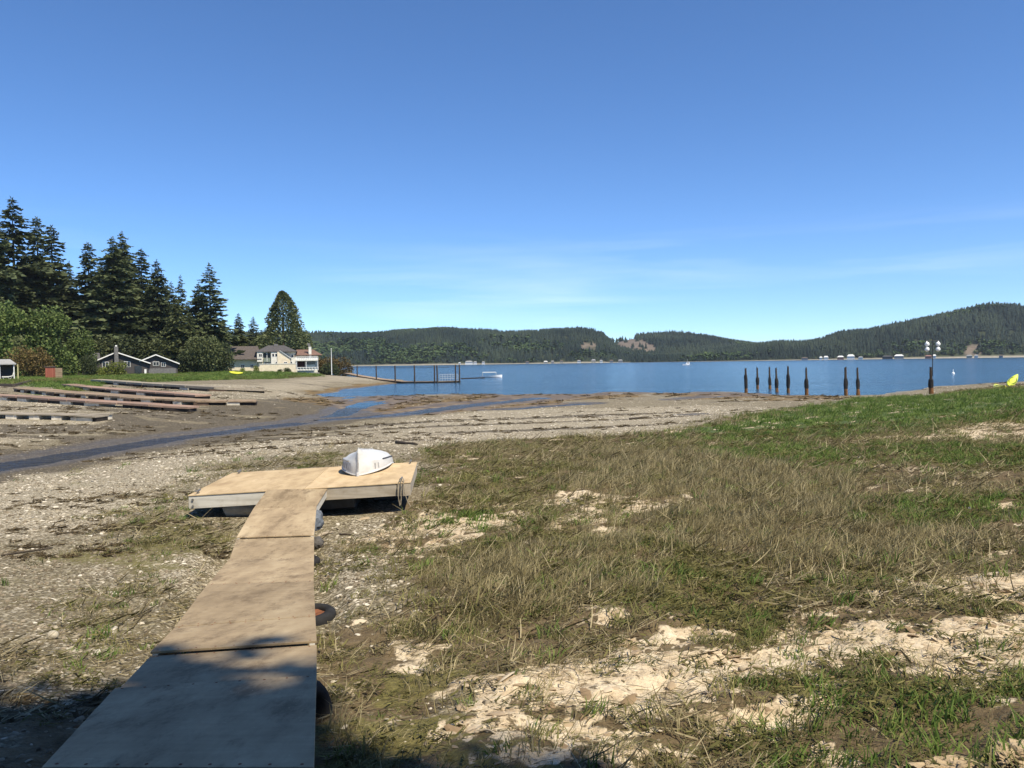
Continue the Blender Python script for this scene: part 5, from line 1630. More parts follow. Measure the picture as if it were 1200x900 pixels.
BROAD = [
    ('alder_a', 8, 366, 441, 165, 'leafy green tree at the left edge under the tall firs', 1.0, 'leafy_tree', 'tree'),
    ('alder_a', 60, 371, 441, 170, 'broad bright green tree behind the red shed', 1.05, 'leafy_tree', 'tree'),
    ('alder_b', 92, 392, 441, 178, 'smaller green tree left of the chimneyed cabin', 1.1, 'leafy_tree', 'tree'),
    ('bush_olive', 28, 396, 441, 190, 'olive bush filling in behind the leafy trees at left', 1.0, 'bush', 'bush'),
    ('bush_russet', 38, 409, 444, 150, 'russet brown shrub behind the yellow post', 1.0, 'shrub', 'shrub'),
    ('bush_bright', 136, 425, 442.5, 176, 'bright yellow green bush against the chimney of the dark cabin', 1.15, 'bush', 'bush'),
    ('bush_bright', 118, 431, 442.5, 174, 'lower green bush left of the bright one by the cabin', 1.2, 'bush', 'bush'),
    ('bush_dark', 105, 419, 442, 172, 'dark green bush at the left end of the chimneyed cabin', 0.8, 'bush', 'bush'),
    ('bush_olive', 241, 396, 440, 205, 'big dark olive bush between the cabins and the cream house', 1.0, 'bush', 'bush'),
    ('bush_dark', 228, 408, 440, 202, 'dark bush right of the smaller cabin', 1.0, 'bush', 'bush'),
    ('bush_dark', 256, 404, 440, 212, 'dark shaded bush touching the left wing of the cream house', 0.9, 'bush', 'bush'),
    ('bush_olive', 120, 396, 438, 212, 'olive shrub mass behind the chimneyed cabin', 1.2, 'bush', 'bush'),
    ('bush_dark', 160, 398, 438, 214, 'dark shrub mass behind the gap of the two cabins', 1.3, 'bush', 'bush'),
    ('bush_olive', 188, 399, 438, 214, 'olive shrub mass behind the smaller cabin', 1.2, 'bush', 'bush'),
    ('bush_dark', 84, 404, 438, 205, 'dark shrub under the pointed fir at left', 1.5, 'bush', 'bush'),
    ('bush_dark', 300, 400, 436, 285, 'dark shrub behind the left wing roof of the cream house', 1.6, 'bush', 'bush'),
    ('bush_bright', 300, 429, 439, 229, 'small green shrub against the left wing wall of the cream house', 0.8, 'shrub', 'shrub'),
    ('bush_bright', 284, 431.5, 439, 229, 'yellow green shrub in the flower bed left of the cream house deck', 1.3, 'shrub', 'shrub'),
    ('bush_dark', 328, 433, 440, 228, 'brownish low shrub below the cream deck wall', 1.4, 'shrub', 'shrub'),
    ('bush_dark', 337, 431.5, 440, 228, 'darker low shrub below the deck wall near the balcony', 1.1, 'shrub', 'shrub'),
    ('bush_russet', 396, 420, 433, 250, 'russet shrub at the end of the point beside the white pole', 1.15, 'shrub', 'shrub'),
    ('bush_russet', 378, 421.5, 433.5, 252, 'russet shrub just right of the cream house terrace', 1.0, 'shrub', 'shrub'),
    ('bush_dark', 386, 427, 435, 246, 'dark low shrub at the foot of the white pole', 1.3, 'shrub', 'shrub'),
]
for k, px, pt, pb_, d, lab, sx, nm, ct in BROAD:
    tree(k, px, pt, pb_, d, lab, sx=sx, name=nm, cat=ct, group='bushes and leafy trees on the left bank')

# ------------------------------------------------------------------ forested hills across the water
def lowpoly_fir(seed):
    rng = np.random.default_rng(seed); v = []; f = []
    n = 7; tiers = 6
    for k in range(tiers):
        z0 = 0.06 + 0.80 * k / tiers; z1 = z0 + 0.30 - 0.02 * k
        r0 = 0.20 * (1 - k / (tiers + 0.6)) * (0.85 + 0.3 * rng.random())
        o = len(v)
        for i in range(n):
            a = 6.283 * i / n + k * 0.5
            r = r0 * (0.65 + 0.7 * rng.random())
            v.append((math.cos(a) * r, math.sin(a) * r, z0 - 0.03 * rng.random()))
        v.append((0, 0, min(1.0, z1)))
        for i in range(n): f.append((o + i, o + (i + 1) % n, o + n))
    return np.array(v), np.array(f)
def lowpoly_broad(seed):
    rng = np.random.default_rng(seed)
    nl = 46
    n = rng.normal(size=(nl, 3)); n /= np.linalg.norm(n, axis=1, keepdims=True)
    P = n * np.array([0.30, 0.30, 0.36]) * (0.75 + 0.35 * rng.random((nl, 1))) + np.array([0, 0, 0.55])
    d = rng.normal(size=(nl, 3)) + n * 0.4; d /= np.linalg.norm(d, axis=1, keepdims=True)
    l = 0.20 + 0.16 * rng.random(nl)
    v, q = kites(P - d * l[:, None] * 0.5, d, l, l * 0.9, rng)
    return v, q
def variant_collection(name, objs):
    c = bpy.data.collections.new(name)
    for o in objs: c.objects.link(o)
    return c
def scatter(name, pts, rot, scl, which, coll, label=None):
    """one object of many: points that carry turn, size and variant, filled in by geometry nodes"""
    me = bpy.data.meshes.new(name)
    me.vertices.add(len(pts)); me.vertices.foreach_set('co', np.asarray(pts, np.float32).ravel())
    for nm, typ, data, key in (('turn', 'FLOAT_VECTOR', rot, 'vector'), ('size', 'FLOAT_VECTOR', scl, 'vector')):
        a = me.attributes.new(nm, typ, 'POINT'); a.data.foreach_set(key, np.asarray(data, np.float32).ravel())
    a = me.attributes.new('variant', 'INT', 'POINT'); a.data.foreach_set('value', np.asarray(which, np.int32))
    o = link(bpy.data.objects.new(name, me)); o['kind'] = 'stuff'
    ng = bpy.data.node_groups.new(name + '_nodes', 'GeometryNodeTree')
    ng.interface.new_socket('Geometry', in_out='INPUT', socket_type='NodeSocketGeometry')
    ng.interface.new_socket('Geometry', in_out='OUTPUT', socket_type='NodeSocketGeometry')
    N = ng.nodes
    gi = N.new('NodeGroupInput'); go = N.new('NodeGroupOutput')
    ip = N.new('GeometryNodeInstanceOnPoints'); ci = N.new('GeometryNodeCollectionInfo')
    ci.inputs['Collection'].default_value = coll
    ci.inputs['Separate Children'].default_value = True
    ci.inputs['Reset Children'].default_value = True
    ip.inputs['Pick Instance'].default_value = True
    def attr(nm, typ):
        a = N.new('GeometryNodeInputNamedAttribute'); a.data_type = typ; a.inputs['Name'].default_value = nm
        return a.outputs['Attribute']
    L = ng.links.new
    L(gi.outputs[0], ip.inputs['Points']); L(ci.outputs[0], ip.inputs['Instance'])
    L(attr('variant', 'INT'), ip.inputs['Instance Index'])
    e2r = N.new('FunctionNodeEulerToRotation'); L(attr('turn', 'FLOAT_VECTOR'), e2r.inputs[0])
    L(e2r.outputs[0], ip.inputs['Rotation']); L(attr('size', 'FLOAT_VECTOR'), ip.inputs['Scale'])
    L(ip.outputs[0], go.inputs[0])
    md = o.modifiers.new('scatter', 'NODES'); md.node_group = ng
    return o
def far_leaf(name, lo, mid, hi):
    m = NM(name, 0.9, 0.1)
    oi = m.n('ShaderNodeObjectInfo'); geo = m.n('ShaderNodeNewGeometry')
    pn_ = m.noise(0.0075, 4, 0.6, oi.outputs['Location'])
    pt = m.maprange(pn_, 0.36, 0.64, 0, 1)
    f = m.math('ADD', m.math('MULTIPLY', oi.outputs['Random'], 0.35), m.math('MULTIPLY', pt, 0.65))
    m.color(m.ramp(f, [(0.1, lo), (0.5, mid), (0.95, hi)]))
    return m.m
far_fir = far_leaf('far_fir', (.012, .022, .020), (.024, .037, .029), (.043, .060, .039))
far_alder = far_leaf('far_alder', (.038, .064, .026), (.056, .088, .034), (.080, .115, .042))
hv_ = []
for i in range(4):
    v, f = lowpoly_fir(100 + i); hv_.append(mesh_np('hill_fir', v, f, far_fir, linkit=False))
fir_coll = variant_collection('hill_fir_variants', hv_)
hv_ = []
for i in range(4):
    v, f = lowpoly_broad(120 + i); hv_.append(mesh_np('hill_alder', v, f, far_alder, linkit=False))
alder_coll = variant_collection('hill_alder_variants', hv_)

hill_m = NM('hill_floor', 0.95, 0.1)
ha = hill_m.n('ShaderNodeAttribute'); ha.attribute_name = 'cover'
hs_ = hill_m.n('ShaderNodeSeparateColor'); hill_m.l(ha.outputs['Color'], hs_.inputs[0])
hn = hill_m.noise(0.02, 5, 0.65)
hc_ = hill_m.ramp(hn, [(0.3, (.022, .030, .018)), (0.7, (.045, .055, .028))])
hc_ = hill_m.mix(hs_.outputs[0], hc_, hill_m.ramp(hill_m.noise(0.05, 5, 0.7), [(0.3, (.110, .090, .072)), (0.7, (.20, .165, .132))]))
hc_ = hill_m.mix(hs_.outputs[1], hc_, hill_m.ramp(hill_m.noise(0.3, 4, 0.6), [(0.3, (.30, .27, .22)), (0.7, (.48, .44, .37))]))
hill_m.color(hc_)
A_PROF = [(-500, 392), (-200, 392), (100, 392), (355, 389), (400, 390), (440, 390), (470, 386), (520, 383), (560, 385), (590, 389), (620, 387.5), (650, 385), (675, 384), (693, 386.5),
          (706, 390), (714, 397), (722, 405), (735, 409), (760, 412), (800, 416), (850, 421), (900, 424)]
B_PROF = [(640, 404), (690, 400), (720, 397), (745, 392.5), (770, 391), (800, 391), (830, 394), (860, 399), (885, 403), (920, 408), (960, 414), (1010, 420)]
C_PROF = [(740, 424), (780, 418.5), (820, 412), (860, 406), (890, 402.5), (905, 400), (940, 400), (960, 396.5), (985, 388), (1020, 384.5), (1060, 376), (1090, 370.5), (1120, 364),
          (1150, 357), (1168, 355), (1200, 357), (1260, 352), (1400, 362), (1700, 372)]
BARE = {  # cleared ground, polygons in the reference view of the bare slope
    'A': [([(679, 405), (684, 400.5), (689, 402.5), (696, 401.5), (705, 405), (697, 405.5), (701, 408.5), (690, 407.0), (685, 409)], 0.75)],
    'B': [([(712, 393), (730, 394), (757, 400), (770, 405), (768, 413), (722, 413), (710, 402)], 0.75)],
    'C': [([(1128, 412), (1134, 404), (1141, 402), (1147, 404), (1148, 410), (1152, 413), (1148, 416), (1132, 416)], 0.6)],
}
SHORE_D = 1350.0
def inpoly(px, py, poly):
    return poly_sd(px, py, poly) > 0
def to_px(x, y, z):
    d0, d1, d2 = x - CAM[0], y - CAM[1], z - CAM[2]
    w = d0 * _f[0] + d1 * _f[1] + d2 * _f[2]
    return 600 + FPX * (d0 * _r[0] + d1 * _r[1] + d2 * _r[2]) / w, 450 - FPX * (d0 * _u[0] + d1 * _u[1] + d2 * _u[2]) / w
fir_p = []; fir_s = []; ald_p = []; ald_s = []
def hill(key, prof, d0, d1, th, dens, broad, seed):
    pr = np.array(prof, float)
    ncol, nrow = 260, 46
    px = np.linspace(pr[0, 0], pr[-1, 0], ncol)
    py = np.interp(px, pr[:, 0], pr[:, 1])
    crest = []
    for a, b in zip(px, py):
        q = at(a, b, d1); crest.append((q.x / q.y, q.z - th * 0.72))
    crest = np.array(crest)
    tt = np.linspace(0, 1.7, nrow)
    def surf(c, t):
        ratio = np.interp(c, np.arange(ncol), crest[:, 0]); zc = np.maximum(np.interp(c, np.arange(ncol), crest[:, 1]), 1.2)
        Y = d0 + (d1 - d0) * t
        X = ratio * Y
        up = np.where(t <= 1, np.sin(np.clip(t, 0, 1) * math.pi / 2) ** 1.15, 1 - 0.5 * np.clip(t - 1, 0, 1) ** 1.3)
        n = (fbm(X * 0.008, Y * 0.008, seed, 4) - 0.5) * 26 * np.clip(t * 3, 0, 1) * np.clip((1 - np.abs(t - 0.0)) * 2, 0, 1) * np.clip(zc / 60, 0, 1)
        z = 0.4 + (zc - 0.4) * up + n
        return X, Y, np.where(t < 0.02, 0.3, z)
    cc, t2 = np.meshgrid(np.arange(ncol, dtype=float), tt, indexing='ij')
    X, Y, Z = surf(cc.ravel(), t2.ravel())
    # pale strip of beach: first ring of quads sloping out of the water
    t_first = 0.012
    ids = np.arange(ncol * nrow).reshape(ncol, nrow)
    q = np.stack([ids[:-1, :-1], ids[1:, :-1], ids[1:, 1:], ids[:-1, 1:]], -1).reshape(-1, 4)
    Z = np.where(t2.ravel() == 0, -0.6, Z)
    o = mesh_np('hills', np.stack([X, Y, Z], 1), q, hill_m.m, smooth=True)
    struct(o)
    hx, hy = to_px(X, Y, Z)
    bare = np.zeros(len(X))
    for poly, amt in BARE[key]:
        bare = np.maximum(bare, sstep(-1.5, 1.2, poly_sd(hx, hy, np.array(poly)) + (fbm(X * 0.02, Y * 0.02, 8, 3) - 0.5) * 5))
    beach = (t2.ravel() < 0.03).astype(float)
    set_cols(o, 'cover', (bare, beach, bare * 0))
    # trees
    rng = np.random.default_rng(seed)
    width = (crest[-1, 0] - crest[0, 0]) * (d0 + d1) / 2
    n = int(dens * width * (d1 - d0) * 1.12 / 100)
    c = rng.random(n) * (ncol - 1); t = 0.035 + 1.07 * rng.random(n)
    x, y, z = surf(c, t)
    hx, hy = to_px(x, y, z)
    keep = np.ones(n, bool)
    for poly, amt in BARE[key]:
        pl_ = np.array(poly, float); pl_[:, 1] = np.where(pl_[:, 1] > pl_[:, 1].mean(), pl_[:, 1] + (6 if key == 'A' else 3), pl_[:, 1])
        keep &= ~((poly_sd(hx, hy, pl_) > 0) & (rng.random(n) < (1.0 if amt == 1 else 0.96 if amt > .7 else 0.74)))
    hgt = th * (0.60 + 0.60 * rng.random(n)) * (0.72 + 0.5 * fbm(x * 0.012, y * 0.012, seed + 3, 3))
    hgt *= np.where(t < 0.10, 0.72, 1.0)
    bl = fbm(x * 0.006 + 3, y * 0.010, seed + 9, 4)
    isb = (bl + rng.normal(size=n) * 0.06) > (1 - broad(hx, hy))
    hgt = np.where(isb, hgt * 0.75, hgt)
    wid = hgt * (1.0 + 0.6 * rng.random(n))
    for sel, P_, S_, k in ((keep & ~isb, fir_p, fir_s, 1.0), (keep & isb, ald_p, ald_s, 1.25)):
        P_.append(np.stack([x, y, z - 0.6], 1)[sel]); S_.append(np.stack([wid * k, wid * k, hgt], 1)[sel])
hill('A', A_PROF, SHORE_D, 1750, 14, 2.8, lambda hx, hy: np.clip(0.40 + 0.20 * sstep(395, 412, hy) - 0.30 * sstep(610, 700, hx), 0, 0.62), 5)
hill('B', B_PROF, 1480, 2250, 16, 1.7, lambda hx, hy: 0.30 + 0 * hx, 6)
hill('C', C_PROF, 1260, 1560, 13.5, 3.0, lambda hx, hy: 0.24 + 0.22 * sstep(1090, 1160, hx) * sstep(398, 408, hy), 7)
def do_scatter(name, P_, S_, coll, nvar, seed):
    P_ = np.concatenate(P_); S_ = np.concatenate(S_); rng = np.random.default_rng(seed)
    R_ = np.zeros((len(P_), 3)); R_[:, 2] = rng.random(len(P_)) * 6.283; R_[:, :2] = rng.normal(size=(len(P_), 2)) * 0.03
    return scatter(name, P_, R_, S_, rng.integers(0, nvar, len(P_)), coll)
do_scatter('hill_conifers', fir_p, fir_s, fir_coll, 4, 1)
do_scatter('hill_broadleaf_trees', ald_p, ald_s, alder_coll, 4, 2)

# houses strung along the far shore
FAR = [(549.5, 423.8, 9, 3.6, 'w', 'g', 'long white flat fronted house alone on the left far shore'), (556.8, 424.4, 4, 2.8, 'w', 'g', 'white annex joined to the right of the long white far house'),
       (566.5, 424.6, 3.4, 2.6, 'w', 'g', 'small white cottage just right of the long white far house'), (538.5, 425.6, 2.6, 1.8, 'w', 'w', 'tiny white hut left of the long white far house'),
       (618, 425, 4, 2.0, 'g', 'b', 'small grey far cottage under the left wooded hill'), (639.5, 424.6, 4.6, 2.2, 'c', 'w', 'cream far cottage with white roof under the bare patch, leftmost there'),
       (647.5, 424.2, 3.2, 2.4, 'g', 'g', 'grey far cottage second from left under the bare patch'), (658, 423.6, 4, 2.6, 'c', 'b', 'cream far cottage with brown roof below the bare patch'),
       (678.5, 423.4, 4, 2.6, 'w', 'g', 'white far cottage with grey roof right of the brown roofed one'), (695.5, 422.6, 5, 3.4, 'c', 'g', 'larger cream far house with grey roof before the dark firs'),
       (704.5, 423.0, 3.2, 2.6, 'w', 'g', 'narrow white far house right of the larger cream one'), (716.5, 423.0, 4, 2.4, 'g', 'b', 'grey far cottage with brown roof below the clearcut'),
       (727, 422.4, 5, 2.6, 'g', 'g', 'grey roofed far house below the right end of the clearcut'), (743.5, 421.8, 4.6, 3.2, 'w', 'b', 'white far house with brown roof right of the clearcut'),
       (762, 421.2, 6.4, 4.0, 'w', 'w', 'bright white far house with large white gable roof, left of the cruiser'), (772, 421.8, 6, 2.6, 'c', 'b', 'cream brown far house right of the bright white gable'),
       (788, 421.4, 9, 3.0, 'c', 'g', 'long cream far house behind the white cruiser'), (836, 421.4, 3, 1.8, 'c', 'b', 'tiny tan far hut between the two wooded hills, left one'),
       (857, 420.6, 3, 1.8, 'w', 'b', 'tiny pale far hut between the two wooded hills, right one'), (943, 418.6, 7, 2.4, 'g', 'b', 'low grey far house behind the lone piling'),
       (962, 418.8, 3, 3.0, 'w', 'w', 'small bright white far shed right of the lone piling'), (968, 417.6, 5, 3.6, 'w', 'w', 'white roofed far house beside the bright white shed'),
       (985, 417.0, 7, 3.6, 'r', 'w', 'reddish far house with pale roof behind the gap in the pilings'), (997, 417.0, 8, 5.0, 'w', 'w', 'tall white far house with steep white roof, biggest on the right shore'),
       (1008.5, 418.0, 5, 2.4, 'w', 'g', 'low white far house right of the tall white one'), (1040, 416.6, 11, 3.2, 'd', 'd', 'long dark far boathouse on the right shore'),
       (1053.5, 416.0, 10, 4.2, 'g', 'w', 'pale grey far house with flat white roof beside the dark boathouse'), (1088, 416.4, 7, 3.0, 'r', 'r', 'reddish far house directly behind the gourd mast'),
       (1095, 415.6, 3.4, 3.6, 'w', 'w', 'bright white far cottage just right of the gourd mast'), (1136, 415.0, 6, 2.6, 'c', 'g', 'cream far house under the tan bank, left one'),
       (1144, 414.8, 4, 2.8, 'w', 'g', 'white far house under the tan bank, right one'), (1173, 414.4, 4, 2.0, 'g', 'b', 'small grey far house near the right edge')]
fc = {'w': simple('far_white', (.62, .62, .60), 0.05), 'g': simple('far_grey', (.26, .26, .26), 0.1), 'c': simple('far_cream', (.40, .36, .28), 0.1), 'b': simple('far_brown', (.12, .09, .07), 0.1),
      'd': simple('far_dark', (.06, .06, .06), 0.1), 'r': simple('far_red', (.24, .13, .10), 0.1)}
for px, py, w_, h_, cw, crf, lab in FAR:
    D_ = 1245 if px > 890 else (SHORE_D - 8 if px < 700 else 1330)
    b_ = onz(px, py + 6, 0.0); q_ = at(px, py, D_)
    u_ = D_ / FPX
    base = empty('far_house', (q_.x, D_, 0.2), -math.atan2(q_.x, D_), lab, 'house', 'houses along the far shore')
    W2 = w_ * u_ / 2; Ht = h_ * u_ * 0.55 + 1.2; Rf = h_ * u_ * 0.45
    MB().box(-W2, W2, -3.5, 3.5, -1.0, Ht).build('wall', fc[cw], base)
    MB().add([(-W2 - .5, -4.2, Ht), (W2 + .5, -4.2, Ht), (W2 + .5, 4.2, Ht), (-W2 - .5, 4.2, Ht), (-W2 * .6, 0, Ht + Rf), (W2 * .6, 0, Ht + Rf)],
             [(0, 1, 5, 4), (2, 3, 4, 5), (1, 2, 5), (3, 0, 4), (3, 2, 1, 0)]).build('roof', fc[crf], base)

# ------------------------------------------------------------------ grass of the marsh
def blade_clump(seed, n, h0, h1, rad, w, lean, curl):
    rng = np.random.default_rng(seed); V = []; Q = []; T = []
    for i in range(n):
        a = rng.random() * 6.283; r = rad * math.sqrt(rng.random())
        b = np.array([math.cos(a) * r, math.sin(a) * r, -0.02])
        h = h0 + (h1 - h0) * rng.random()
        la = rng.normal() * 1.0 + 0.0; l = lean * (0.4 + 0.9 * rng.random())
        d = np.array([math.cos(la), math.sin(la), 0])
        s = np.array([-d[1], d[0], 0]) * (1 if rng.random() < .5 else -1)
        sa = rng.random() * 3.14; s = np.array([math.cos(sa), math.sin(sa), 0])
        p1 = b + np.array([0, 0, h * 0.5]) + d * h * l * 0.35
        p2 = b + np.array([0, 0, h * (1 - 0.25 * curl)]) + d * h * l * (0.9 + curl)
        ww = w * (0.7 + 0.6 * rng.random())
        o = len(V)
        V += [b - s * ww, b + s * ww, p1 + s * ww * 0.8, p1 - s * ww * 0.8, p2]
        Q.append((o, o + 1, o + 2, o + 3)); T.append((o + 3, o + 2, o + 4))
    return np.array(V), [np.array(Q), np.array(T)]
def grass_mat(name, lo, mid, hi, island=0.5):
    m = NM(name, 0.7, 0.2)
    oi = m.n('ShaderNodeObjectInfo'); geo = m.n('ShaderNodeNewGeometry')
    f = m.math('ADD', m.math('MULTIPLY', oi.outputs['Random'], 1 - island), m.math('MULTIPLY', geo.outputs['Random Per Island'], island))
    c = m.ramp(f, [(0.12, lo), (0.5, mid), (0.9, hi)])
    m.color(c)
    tr = m.n('ShaderNodeBsdfTranslucent'); m.l(c, tr.inputs['Color'])
    mx = m.n('ShaderNodeMixShader'); mx.inputs[0].default_value = 0.25
    m.l(m.b.outputs[0], mx.inputs[1]); m.l(tr.outputs[0], mx.inputs[2])
    m.l(mx.outputs[0], m.t.nodes['Material Output'].inputs['Surface'])
    return m.m
dry_m = grass_mat('dry_blades', (.125, .102, .046), (.255, .215, .108), (.43, .37, .215))
olive_m = grass_mat('olive_blades', (.065, .070, .020), (.148, .150, .048), (.27, .25, .095))
green_m = grass_mat('green_blades', (.048, .086, .016), (.102, .168, .032), (.200, .255, .066))
def clump_set(nm, mat, specs):
    out = []
    for i, sp in enumerate(specs):
        v, f = blade_clump(*sp)
        out.append(mesh_np(nm, v, f, mat, linkit=False))
    return variant_collection(nm + '_variants', out)
dry_c = clump_set('dry_clump', dry_m, [(1, 26, .07, .18, .17, .0042, .8, .6), (2, 24, .10, .25, .14, .0042, .5, .5), (3, 30, .025, .06, .22, .005, 3.2, .6), (4, 26, .05, .14, .19, .0045, 1.2, .7)])
olive_c = clump_set('olive_clump', olive_m, [(5, 28, .05, .14, .17, .005, .9, .6), (6, 26, .06, .18, .15, .005, .8, .6), (7, 32, .02, .06, .21, .0055, 3.0, .7)])
green_c = clump_set('green_clump', green_m, [(8, 26, .05, .14, .14, .0065, .6, .5), (9, 24, .06, .20, .12, .0065, .6, .5), (10, 30, .03, .08, .18, .007, 1.2, .6)])
G = {k: ([], [], [], []) for k in ('dry', 'olive', 'green')}
rng = np.random.default_rng(77)
def in_walk(x, y):
    d, _, _, _ = poly_dist(x, y, WALKLINE)
    fl_ = (x > -6.35) & (x < -1.95) & (y > 15.55) & (y < 18.8)
    return (d < 0.66) | fl_
def grow(Y0, Y1, dens, size):
    area = 1.6 * ((Y1 ** 2 - Y0 ** 2) / 2 + 2 * (Y1 - Y0))
    n = int(area * dens)
    u = rng.random(n); y = -2 + np.sqrt((Y0 + 2) ** 2 + u * ((Y1 + 2) ** 2 - (Y0 + 2) ** 2))
    x = (rng.random(n) * 1.6 - 0.8) * (y + 2)
    S = lambda a: gsample(x, y, a)
    ma, sa, gr, tl, pe, mo, lg, th_ = S(marsh), S(A['sand']), S(green), S(tall), S(peat), S(moss), S(lgrass), S(thin)
    patch = fbm(x * 0.55, y * 0.55, 201, 4, 0.6)
    patch2 = fbm(x * 0.25 + 5, y * 0.25, 205, 3, 0.55)
    cover = ma * (0.35 + 0.75 * sstep(0.40, 0.58, patch)) * (1 - 0.88 * sa) * (1 - 0.72 * pe) * (1 - 0.45 * mo) * (1 - 0.7 * th_)
    cover = np.maximum(cover, tl * ma * 0.95 * (1 - sa))
    cover = np.maximum(cover, gr * ma * 1.1 * (1 - 0.80 * sa) * (0.4 + 0.8 * sstep(0.36, 0.5, patch)))
    cover = np.maximum(cover, lg * 0.55 * sstep(0.42, 0.56, patch))
    cover = np.maximum(cover, 0.05 * (y < 30) * (1 - S(A['mud'])) * (1 - S(wetline)) * sstep(0.60, 0.70, patch))
    keep = (rng.random(n) < cover) & ~in_walk(x, y) & (gsample(x, y) > 0.06)
    x, y, gr, tl, patch, patch2, lg, sa = (a[keep] for a in (x, y, gr, tl, patch, patch2, lg, sa))
    r = rng.random(len(x))
    pg_ = np.clip(gr * 0.90 + 0.09 + 0.30 * sstep(0.54, 0.64, patch2) * (1 - tl) + 0.1 * sa, 0, 0.92)
    pd_ = np.clip(0.34 + 0.40 * tl + 0.30 * sstep(0.52, 0.40, patch2) + 0.2 * lg, 0, 1) * (1 - pg_)
    kind = np.where(r < pg_, 2, np.where(r < pg_ + pd_, 0, 1))
    sz = size * (0.65 + 0.75 * rng.random(len(x))) * (1 + 0.15 * tl) * (1 - 0.25 * lg)
    z = gsample(x, y)
    for k, nm in enumerate(('dry', 'olive', 'green')):
        s = kind == k
        P_, R_, S_, V_ = G[nm]
        m_ = int(s.sum())
        P_.append(np.stack([x[s], y[s], z[s]], 1))
        # the whole marsh leans with the last flood: mostly to the right and away
        rot = np.stack([rng.normal(size=m_) * 0.16, rng.normal(size=m_) * 0.16, rng.normal(size=m_) * 1.1 + 0.4], 1)
        R_.append(rot); S_.append(np.stack([sz[s]] * 2 + [sz[s] * (0.8 + 0.5 * rng.random(m_))], 1))
        nv = {'dry': 4, 'olive': 3, 'green': 3}[nm]
        v_ = rng.integers(0, nv, m_)
        if nm == 'dry': v_ = np.where((tl[s] > 0.4) & (rng.random(m_) < 0.7), 1, v_)
        V_.append(v_)
grow(2.6, 7, 62, 0.72); grow(7, 14, 52, 0.84); grow(14, 28, 32, 1.0); grow(28, 110, 9, 1.45)
def lawn_grass():
    n = 42000
    y = 80 + 140 * rng.random(n); x = -(0.18 + 0.60 * rng.random(n)) * y
    k = (rng.random(n) < gsample(x, y, lawn) * (0.3 + 0.9 * sstep(0.42, 0.56, fbm(x * 0.12, y * 0.05, 71, 4))))
    x, y = x[k], y[k]; z = gsample(x, y); m_ = len(x)
    dryk = fbm(x * 0.10, y * 0.05, 72, 3) + rng.normal(size=m_) * 0.08 > 0.56
    for nm, s_ in (('green', ~dryk), ('olive', dryk)):
        P_, R_, S_, V_ = G[nm]; c = int(s_.sum())
        P_.append(np.stack([x, y, z], 1)[s_]); R_.append(np.stack([np.zeros(c), np.zeros(c), rng.random(c) * 6.28], 1))
        sz = 2.2 + 2.2 * rng.random(c); S_.append(np.stack([sz, sz, sz * 0.9], 1)); V_.append(rng.integers(0, 3, c))
lawn_grass()
for nm, coll in (('dry', dry_c), ('olive', olive_c), ('green', green_c)):
    P_, R_, S_, V_ = (np.concatenate(a) for a in G[nm])
    scatter({'dry': 'dry_grass', 'olive': 'marsh_grass', 'green': 'green_grass'}[nm], P_, R_, S_, V_, coll)

def flake(seed, th, irr, n=9):
    rg = np.random.default_rng(seed); v = []; f = []
    for r_, z_ in ((1.0, 0.0), (0.72, th), (0.3, th * 1.25)):
        for i in range(n):
            a = 6.283 * i / n
            rr_ = r_ * (1 + irr * (fbm(np.array([math.cos(a) * 1.3 + seed]), np.array([math.sin(a) * 1.3]), seed, 2)[0] - 0.5) * 2)
            v.append((math.cos(a) * rr_ * 1.25, math.sin(a) * rr_ * 0.85, z_ + rg.normal() * 0.04))
    v.append((0, 0, th * 1.1))
    f4 = []; f3 = []
    for k in range(2):
        for i in range(n): f4.append((k * n + i, k * n + (i + 1) % n, (k + 1) * n + (i + 1) % n, (k + 1) * n + i))
    for i in range(n): f3.append((2 * n + i, 2 * n + (i + 1) % n, 3 * n))
    return np.array(v), [np.array(f4), np.array(f3)]
# flattened dead stems and wrack lying over the soil
def mat_clump(seed, n, rad, l0, l1, w):
    rg = np.random.default_rng(seed); V = []; Q = []
    for i in range(n):
        a = rg.random() * 6.283; r = rad * math.sqrt(rg.random())
        b = np.array([math.cos(a) * r, math.sin(a) * r, 0.004 + 0.02 * rg.random()])
        h = rg.normal() * 0.8; l = l0 + (l1 - l0) * rg.random()
        d = np.array([math.cos(h), math.sin(h), 0.22 * rg.normal()]); e_ = np.array([-d[1], d[0], 0.5 * rg.normal()])
        k = rg.normal() * 0.25; p1 = b + d * l * 0.5 + e_ * l * k * 0.4; p2 = b + d * l + e_ * l * k
        ww = w * (0.6 + 0.8 * rg.random()); o = len(V)
        V += [b - e_ * ww, b + e_ * ww, p1 + e_ * ww, p1 - e_ * ww, p2 + e_ * ww * .4, p2 - e_ * ww * .4]
        Q += [(o, o + 1, o + 2, o + 3), (o + 3, o + 2, o + 4, o + 5)]
    return np.array(V), np.array(Q)
litter_m = grass_mat('dead_stems', (.085, .066, .032), (.195, .160, .085), (.42, .36, .22), 0.75)
moss_m = grass_mat('mossy_mat', (.058, .058, .018), (.130, .122, .040), (.225, .200, .075), 0.7)
litter_c = variant_collection('litter_variants', [mesh_np('litter', *mat_clump(400 + i, 26, .20, .06, .24, .0032), litter_m, linkit=False) for i in range(3)]
                              + [mesh_np('litter', *mat_clump(410 + i, 40, .17, .03, .10, .0045), moss_m, linkit=False) for i in range(2)])
LP_, LR_, LS_, LV_ = [], [], [], []
